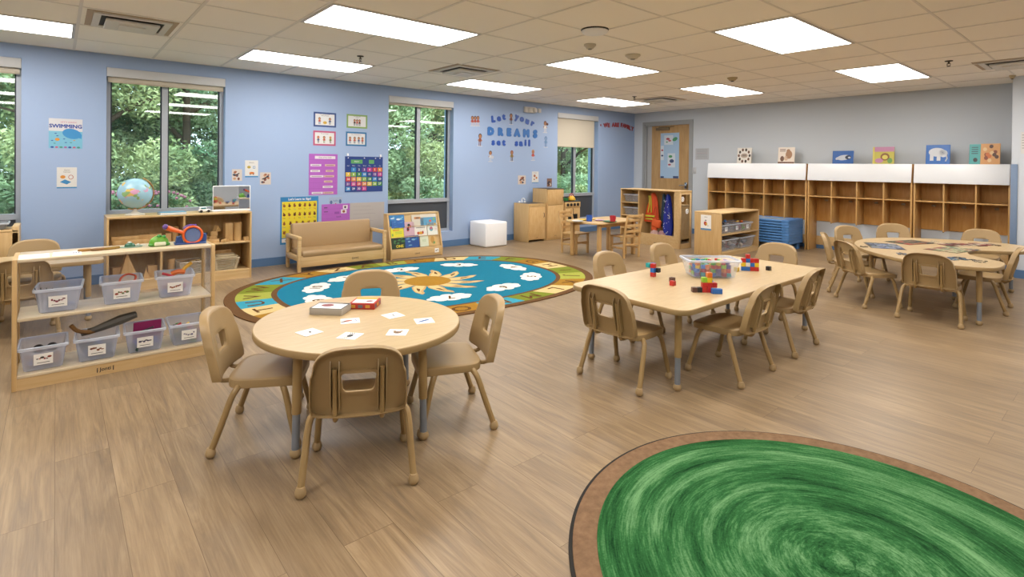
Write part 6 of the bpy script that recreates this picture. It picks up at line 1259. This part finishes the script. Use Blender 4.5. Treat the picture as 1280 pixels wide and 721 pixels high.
# wall letters
M_navy = pbr('royal_blue_letter', '#1F55B8', .4); M_azure = pbr('mid_blue_letter', '#2F74C4', .4); M_redl = pbr('dark_red_letter', '#A33A40', .45)
def letters(items, mat, colname, grp, s_px, depth=.004, bold=.010):
    for (ch, px, py, rot, which) in items:
        p = Ap(px, py); k = (Ap(px, py-4).z-Ap(px, py+4).z)/8
        kx = (Ap(px+4, py).x-Ap(px-4, py).x)/8
        o = MB().text(ch, s_px*k*1.38, 0, None, depth=depth, bold=bold, sx=1.05).obj('cutout_letter', mat, label='%s letter %s, %s' % (colname, ch, which), cat='letter', group=grp)
        o.matrix_world = onwallA(p.x, p.z, .004, rad(rot))
c = lambda x, y: (580+x/7.21, 135+y/7.21)
def LT(s_, xs, ys, rots, w): return [(ch, *c(x, y), r, '%s letter of the word %s' % (('first', 'second', 'third', 'fourth', 'fifth', 'sixth')[i], w)) for i, (ch, x, y, r) in enumerate(zip(s_, xs, ys, rots))]
gA = 'Let your DREAMS set sail letters'
letters(LT('Let', (262, 313, 358), (102, 92, 80), (8, 12, 8), 'Let')+LT('your', (476, 522, 570, 616), (80, 97, 118, 137), (-14, -16, -18, -20), 'your'), M_navy, 'royal blue', gA, 7.2, bold=.013)
letters(LT('DREAMS', (240, 327, 404, 478, 560, 640), (212, 217, 221, 226, 231, 237), (0,)*6, 'DREAMS'), M_azure, 'large blue', gA, 8.6, bold=.018)
letters(LT('set', (262, 310, 358), (308, 310, 311), (0,)*3, 'set')+LT('sail', (472, 513, 553, 587), (316, 317, 314, 318), (0,)*4, 'sail'), M_navy, 'royal blue', gA, 7.2, bold=.013)
c = lambda x, y: (745.5+x/26, 145+y/23.27)
wf = [("'", 150, 310, 20, 'leading mark before the family letters'), ('L', 235, 360, 20, 'low letter at the left of the family letters'), ('W', 300, 270, 12, 'starting the first word'), ('E', 400, 275, 6, 'ending the first word'), ('A', 545, 262, 2, 'starting the word ARE'), ('R', 630, 262, 0, 'middle of the word ARE'), ('E', 700, 265, 0, 'ending the word ARE'), ('F', 815, 270, -3, 'starting the word FAMILY'), ('A', 890, 285, -6, 'second in the word FAMILY'), ('M', 970, 305, -8, 'third in the word FAMILY'), ('I', 1035, 330, -10, 'fourth in the word FAMILY'), ('L', 1085, 355, -12, 'fifth in the word FAMILY'), ('Y', 1165, 375, -14, 'last in the word FAMILY')]
letters([(ch, *c(x, y), r, w) for ch, x, y, r, w in wf if ch != 'L' or x > 300], M_redl, 'dark red', 'WE ARE FAMILY letters by the corner', 4.9, bold=.007)
# flat paper figures
def figure(px, py, hpx, label, shirt, legs, skin='#B07A56', hair='#2E211C', lean=0, extra=None):
    p = Ap(px, py); k = Ap(px, py-4).z-Ap(px, py+4).z; s_ = hpx*k/8; t = bpy.data.objects.new('paper_figure', None); COL.objects.link(t); props(t, label, 'paper figure', 'paper children on the blue wall'); t.matrix_world = onwallA(p.x, p.z, 0, lean)
    mb = MB(); kid(mb, 0, 0, s_, 0.0005, 0, 1, 2, 3)
    mb.box(-s_*.25, s_*.25, -s_*.52, -s_*.47, 0, .0006, 4)
    if extra: extra(mb, s_)
    mb.obj('figure_cutout', [paint(skin), paint(shirt), paint(hair), paint(legs), paint('#D5D8DE')], t)
figure(638.8, 148.5, 14, 'paper figure in dark trousers standing between the words Let and your', '#6A3A34', '#2E3A5A'); figure(600, 174.5, 16, 'brown paper figure below the paper group at the left of DREAMS', '#8A4A32', '#7A3F2C', lean=-.05)
figure(681.5, 158.3, 15, 'paper figure in white at the upper right of the wall letters', '#E6E2E0', '#D9D6D8', hair='#5A2F26', extra=lambda m, s_: m.prism(superell(s_*.14, s_*.11, 2, 12, 0, s_*.22, s_*.22), .001, .0014, 2)); figure(682.2, 177, 14, 'pale blue paper figure at the right of the word sail', '#6C93C4', '#5A7FB8', skin='#7FA0CC', hair='#5F7FB4')
figure(613, 195, 14, 'paper figure in white with a dark hat under the word set', '#D9DCE4', '#C9CEDA', hair='#3A2A28', extra=lambda m, s_: m.prism(superell(s_*.16, s_*.14, 2, 12, 0, s_*.22, -s_*.1), .001, .0014, 3)); figure(639.8, 194.5, 14, 'small paper figure with a green top under the wall letters', '#8A7A3A', '#6A4A34', hair='#8A3A2E'); figure(666.3, 193.5, 14, 'red paper figure under the word sail', '#C2433E', '#C9C2C4', hair='#C89A74')
for i, (px, lb) in enumerate(((590.5, 'leftmost'), (594, 'middle'), (597.5, 'rightmost'))): figure(px, 151, 13, '%s of the three red-clad paper children at the left of Let' % lb, '#B5493E', '#D9C2B8', hair=['#6B3F2A', '#2E3A5A', '#6B3F2A'][i])
# ================================================================== things on the back wall and door
def sheetB(name, label, cat, p0, p1, cols, draw, X=XB, th=.002, group=None):
    a, b = Bp(*p0, X), Bp(*p1, X); w, h = abs(a.y-b.y), abs(a.z-b.z); t = bpy.data.objects.new(name, None); COL.objects.link(t); props(t, label, cat, group); t.matrix_world = onwallB((a.y+b.y)/2, (a.z+b.z)/2, X, 0)
    mb = MB(); mb.box(-w/2, w/2, -h/2, h/2, 0, th); mb.obj(name+'_sheet', paint(cols[0], .6), t); mb = MB(); draw(mb, w, h, th); mb.obj('printed_picture', [paint(c, .6) for c in cols], t); return t
sheetB('notice_sheet', 'faint white notice sheet on the back wall between the door and cubbies', 'notice', (869.5, 185.5), (886, 199.5), ['#BCC0C8', '#9398A2', '#A58A92'], lambda m, w, h, z: [Bx(m, -w*.38, w*.38, h*(.35-.14*k), h*(.38-.14*k), 1 if k != 2 else 2, z) for k in range(6)])
def d_door(m, w, h, z):
    Bx(m, -w*.3, w*.18, h*.24, h*.45, 1, z); E(m, -w*.1, h*.37, w*.10, h*.025, 3, z+.0004); E(m, w*.0, h*.33, w*.08, h*.02, 2, z+.0008); E(m, -w*.15, h*.30, w*.05, h*.015, 4, z+.0012); E(m, w*.28, h*.36, w*.14, h*.04, 4, z+.0004, .4)
    Bx(m, -w*.1, w*.3, -h*.26, h*.05, 1, z); E(m, w*.05, -h*.02, w*.1, h*.03, 4, z+.0004); E(m, w*.12, -h*.12, w*.12, h*.04, 5, z+.0004); E(m, w*.0, -h*.2, w*.08, h*.02, 3, z+.0004); Bx(m, -w*.48, -w*.32, -h*.1, h*.22, 1, z); E(m, -w*.4, h*.12, w*.06, h*.02, 3, z+.0004); E(m, -w*.4, h*.0, w*.06, h*.02, 5, z+.0004)
    Bx(m, -w*.48, -w*.3, -h*.5, -h*.46, 5, z); Bx(m, w*.2, w*.48, -h*.5, -h*.45, 5, z)
sheetB('door_poster', 'tall light blue poster with small pictures covering the window of the door', 'poster', (826, 166.7), (848.5, 223), ['#A9C8E8', '#D5E0EC', '#C25A6A', '#B04A5A', '#4E9A6A', '#3A4F7A'], d_door, X=XB+.029, th=.004)
p = Bp(868, 213); o = MB().box(-.008, 0, -.04, .04, -.06, .06, b=.004).box(-.012, -.006, -.012, .012, -.025, .025, 0, b=.003).obj('light_switch', pbr('switch_white', '#C9CCD2', .4), label='pale light switch on the back wall beside the door frame', cat='light switch'); o.location = (XB, p.y, p.z)
sheetB('notice_sheet', 'white notice on the pale pillar, cut by the right picture edge', 'notice', (1276.5, 165), (1284, 192), ['#E4E4E4', '#6F747C'], lambda m, w, h, z: [Bx(m, -w*.35, w*.35, h*(.35-.12*k), h*(.37-.12*k), 1, z) for k in range(6)], X=PX)

# ================================================================== outside: ground, trees and shrubs
mb = MB(); mb.quad((-25, YA+WT, -.25), (60, YA+WT, -.25), (60, 60, -.25), (-25, 60, -.25)); struct(mb, 'ground_outside', pbr('grass_ground', '#5E7A3E', .9, var=.3, vscale=3))
def leafmat(name, c1, c2):
    m = bpy.data.materials.new(name); m.use_nodes = True; nt = m.node_tree; b = nt.nodes['Principled BSDF']; N = nt.nodes.new; L = nt.links.new
    tc = N('ShaderNodeTexCoord'); n = N('ShaderNodeTexNoise'); n.inputs['Scale'].default_value = 1.7; n.inputs['Detail'].default_value = 4; L(tc.outputs['Object'], n.inputs[0])
    oi = N('ShaderNodeObjectInfo'); a = N('ShaderNodeMath'); a.operation = 'MULTIPLY_ADD'; a.inputs[1].default_value = .22; L(oi.outputs['Random'], a.inputs[0]); L(n.outputs[0], a.inputs[2])
    r = N('ShaderNodeValToRGB'); r.color_ramp.elements[0].position = .38; r.color_ramp.elements[0].color = lin(c1); r.color_ramp.elements[1].position = .82; r.color_ramp.elements[1].color = lin(c2); L(a.outputs[0], r.inputs[0]); L(r.outputs[0], b.inputs['Base Color'])
    b.inputs['Roughness'].default_value = .6; b.inputs['Specular IOR Level'].default_value = .3
    b.inputs['Transmission Weight'].default_value = 0
    return m
M_leaf = [leafmat('leaves_mid', '#587F58', '#D3DFA8'), leafmat('leaves_dark', '#4A7058', '#B8CD98'), leafmat('leaves_yellow', '#768F58', '#E4E4A4')]
M_bark = pbr('bark', '#5B4A3A', .9, bump=.5, bscale=30)
def crown(seed, W, H, z0, n, leaf):
    r = random.Random(seed); blobs = []
    for k in range(26):
        z = z0+(H-z0)*r.random(); w = W*(1-.55*abs((z-z0)/(H-z0)-.35)); a = r.uniform(0, 2*PI); q = w*r.uniform(.2, .75); blobs.append((q*cos(a), q*sin(a), z, r.uniform(.35, .62)*W*.62))
    mb = MB()
    for k in range(n):
        bx, by, bz, br = r.choice(blobs); u = r.uniform(-1, 1); a = r.uniform(0, 2*PI); rr = br*r.uniform(.6, 1.05); s_ = math.sqrt(1-u*u); c_ = Vector((bx+rr*s_*cos(a), by+rr*s_*sin(a), bz+rr*u*.8))
        d1 = Vector((r.uniform(-1, 1), r.uniform(-1, 1), r.uniform(-.9, .4))).normalized(); d2 = d1.orthogonal().normalized(); d2 = (Matrix.Rotation(r.uniform(0, PI), 3, d1) @ d2); l = leaf*r.uniform(.6, 1.3)
        mb.add([c_-d1*l, c_+d2*l*.38, c_+d1*l, c_-d2*l*.38], [(0, 1, 2, 3)])
    return mb
def make_tree(seed, W, H, z0, n, leaf, mi, name, trunk=True):
    t = empty(name, None, 'tree' if trunk else 'shrub'); o = crown(seed, W, H, z0, n, leaf).obj('foliage', M_leaf[mi], t)
    if trunk:
        r = random.Random(seed+50); mb = MB(); mb.tube([(0, 0, -.3), (.03, .02, H*.3), (-.04, .04, H*.6), (0, 0, H*.92)], [.09, .07, .05, .02], 9, smoothn=3)
        for k in range(7): a = r.uniform(0, 6.3); z = H*(.2+.09*k); mb.tube([(0, 0, z), (.4*cos(a)*W, .4*sin(a)*W, z+.5), (.75*cos(a)*W, .75*sin(a)*W, z+.7)], [.05, .035, .01], 6, smoothn=2)
        mb.obj('trunk', M_bark, t)
    return t
protos = [make_tree(1, 1.9, 5.6, .0, 36000, .05, 0, 'leafy_tree'), make_tree(2, 2.1, 6.2, .0, 36000, .053, 1, 'leafy_tree'), make_tree(3, 1.8, 5.0, .0, 34000, .047, 2, 'leafy_tree')]
kinds = ['mid green', 'dark green', 'yellow-green']; winl = {0: 'leftmost window', 1: 'globe window', 2: 'window beside the calendar', 3: 'far half-shaded window'}
places = [(-1.6, 11.2, 0, 0), (-.2, 13.0, 1, 0), (-3.6, 13.8, 1, 0), (.55, 11.2, 2, 1), (1.9, 12.0, 0, 1), (3.3, 13.4, 1, 1), (-.1, 15.6, 0, 1), (5.4, 11.6, 0, 2), (7.1, 12.0, 2, 2), (8.4, 13.4, 1, 2), (6.6, 14.9, 1, 2), (10.6, 11.4, 1, 3), (12.0, 11.6, 0, 3), (13.6, 12.2, 2, 3), (11.6, 14.6, 1, 3), (14.6, 14.8, 0, 3), (2.4, 16.2, 1, 1), (9.6, 16.5, 0, 2), (-3.4, 16.8, 1, 0), (1.0, 17.6, 1, 1), (4.4, 17.4, 1, 1), (7.8, 18.2, 1, 2), (13.2, 17.6, 1, 3), (16.6, 17.0, 1, 3), (18.5, 15.4, 0, 3)]
cnt = {}
for i, (x, y, k, wv) in enumerate(places):
    pos = 'nearest' if y < 11.9 else ('set farther back' if y < 14 else 'farthest back')
    first = k not in cnt; cnt[k] = 1; o = protos[k] if first else copy_tree(protos[k]); o.location = (x, y, 0); o.rotation_euler = (0, 0, i*1.3); s_ = (.95+.1*((i*7) % 5)/4)*(1.45 if y > 16 else 1); o.scale = (s_,)*3
    o['label'] = '%s leafy tree %s outside the %s' % (kinds[k], pos, winl[wv]); o['group'] = 'trees outside the windows'
sp = [make_tree(11, .8, 1.1, .1, 3000, .06, 0, 'garden_shrub', False), make_tree(12, .7, .9, .1, 2600, .055, 2, 'garden_shrub', False)]
for i, (x, y, k, wv) in enumerate([(-.9, 9.6, 0, 0), (.4, 9.4, 0, 1), (1.5, 9.8, 1, 1), (2.6, 9.5, 0, 1), (4.7, 9.6, 1, 2), (5.9, 9.5, 0, 2), (6.9, 10.2, 1, 2), (9.2, 9.6, 0, 3), (10.4, 9.7, 1, 3), (11.8, 10.2, 0, 3)]):
    o = sp[k] if i in (0, 2) else copy_tree(sp[k]); o.location = (x, y, -.25); o.rotation_euler = (0, 0, i*1.7); o['label'] = '%s low shrub outside the %s, below the trees' % (['rounded mid green', 'yellow-green'][k], winl[wv]); o['group'] = 'shrubs outside the windows'
def flowers(x, y, seed, lb):
    t = empty('flowering_shrub', lb, 'shrub', (x, y, -.2), 0, 'pink flowering shrubs outside the globe window'); crown(seed, .5, .95, .2, 1500, .05).obj('foliage', M_leaf[0], t); r = random.Random(seed); mb = MB()
    for k in range(70): a = r.uniform(0, 6.28); u = r.uniform(-.2, 1); q = .5*math.sqrt(max(0, 1-u*u)); mb.ball((q*cos(a), q*sin(a), .62+.45*u), .02, n=8)
    mb.obj('blossoms', pbr('pink_blossom', '#D07A8C', .7), t)
flowers(.62, 8.9, 31, 'pink flowering shrub behind the globe'); flowers(1.1, 8.8, 32, 'pink flowering shrub right of the globe through the glass')
# ================================================================== outside light, camera, exposure
w = bpy.data.worlds.new('sky'); bpy.context.scene.world = w; w.use_nodes = True
bg = w.node_tree.nodes['Background']; bg.inputs[0].default_value = (.78, .87, 1, 1); bg.inputs[1].default_value = 5.0
cd = bpy.data.cameras.new('camera'); cam = bpy.data.objects.new('camera', cd); COL.objects.link(cam); bpy.context.scene.camera = cam
cd.sensor_width = 36; cd.sensor_fit = 'HORIZONTAL'; cd.lens = FPX/1280*36; cd.shift_x = (640-PCX)/1280; cd.shift_y = -(360.5-PCY)/1280; cd.clip_start = .05; cd.clip_end = 200
M = Matrix.Identity(4)
for i in range(3): M[i][0] = _rt[i]; M[i][1] = _up[i]; M[i][2] = -_fw[i]; M[i][3] = CAM[i]
cam.matrix_world = M
sc = bpy.context.scene
sc.view_settings.view_transform = 'Standard'; sc.view_settings.look = 'None'; sc.view_settings.gamma = 1; sc.view_settings.exposure = 0.1; sc.view_settings.use_curve_mapping = False
try:
    sc.cycles.use_denoising = True; sc.cycles.max_bounces = 10; sc.cycles.transparent_max_bounces = 24; sc.cycles.caustics_reflective = False; sc.cycles.caustics_refractive = False; sc.cycles.sample_clamp_indirect = 6
except Exception: pass
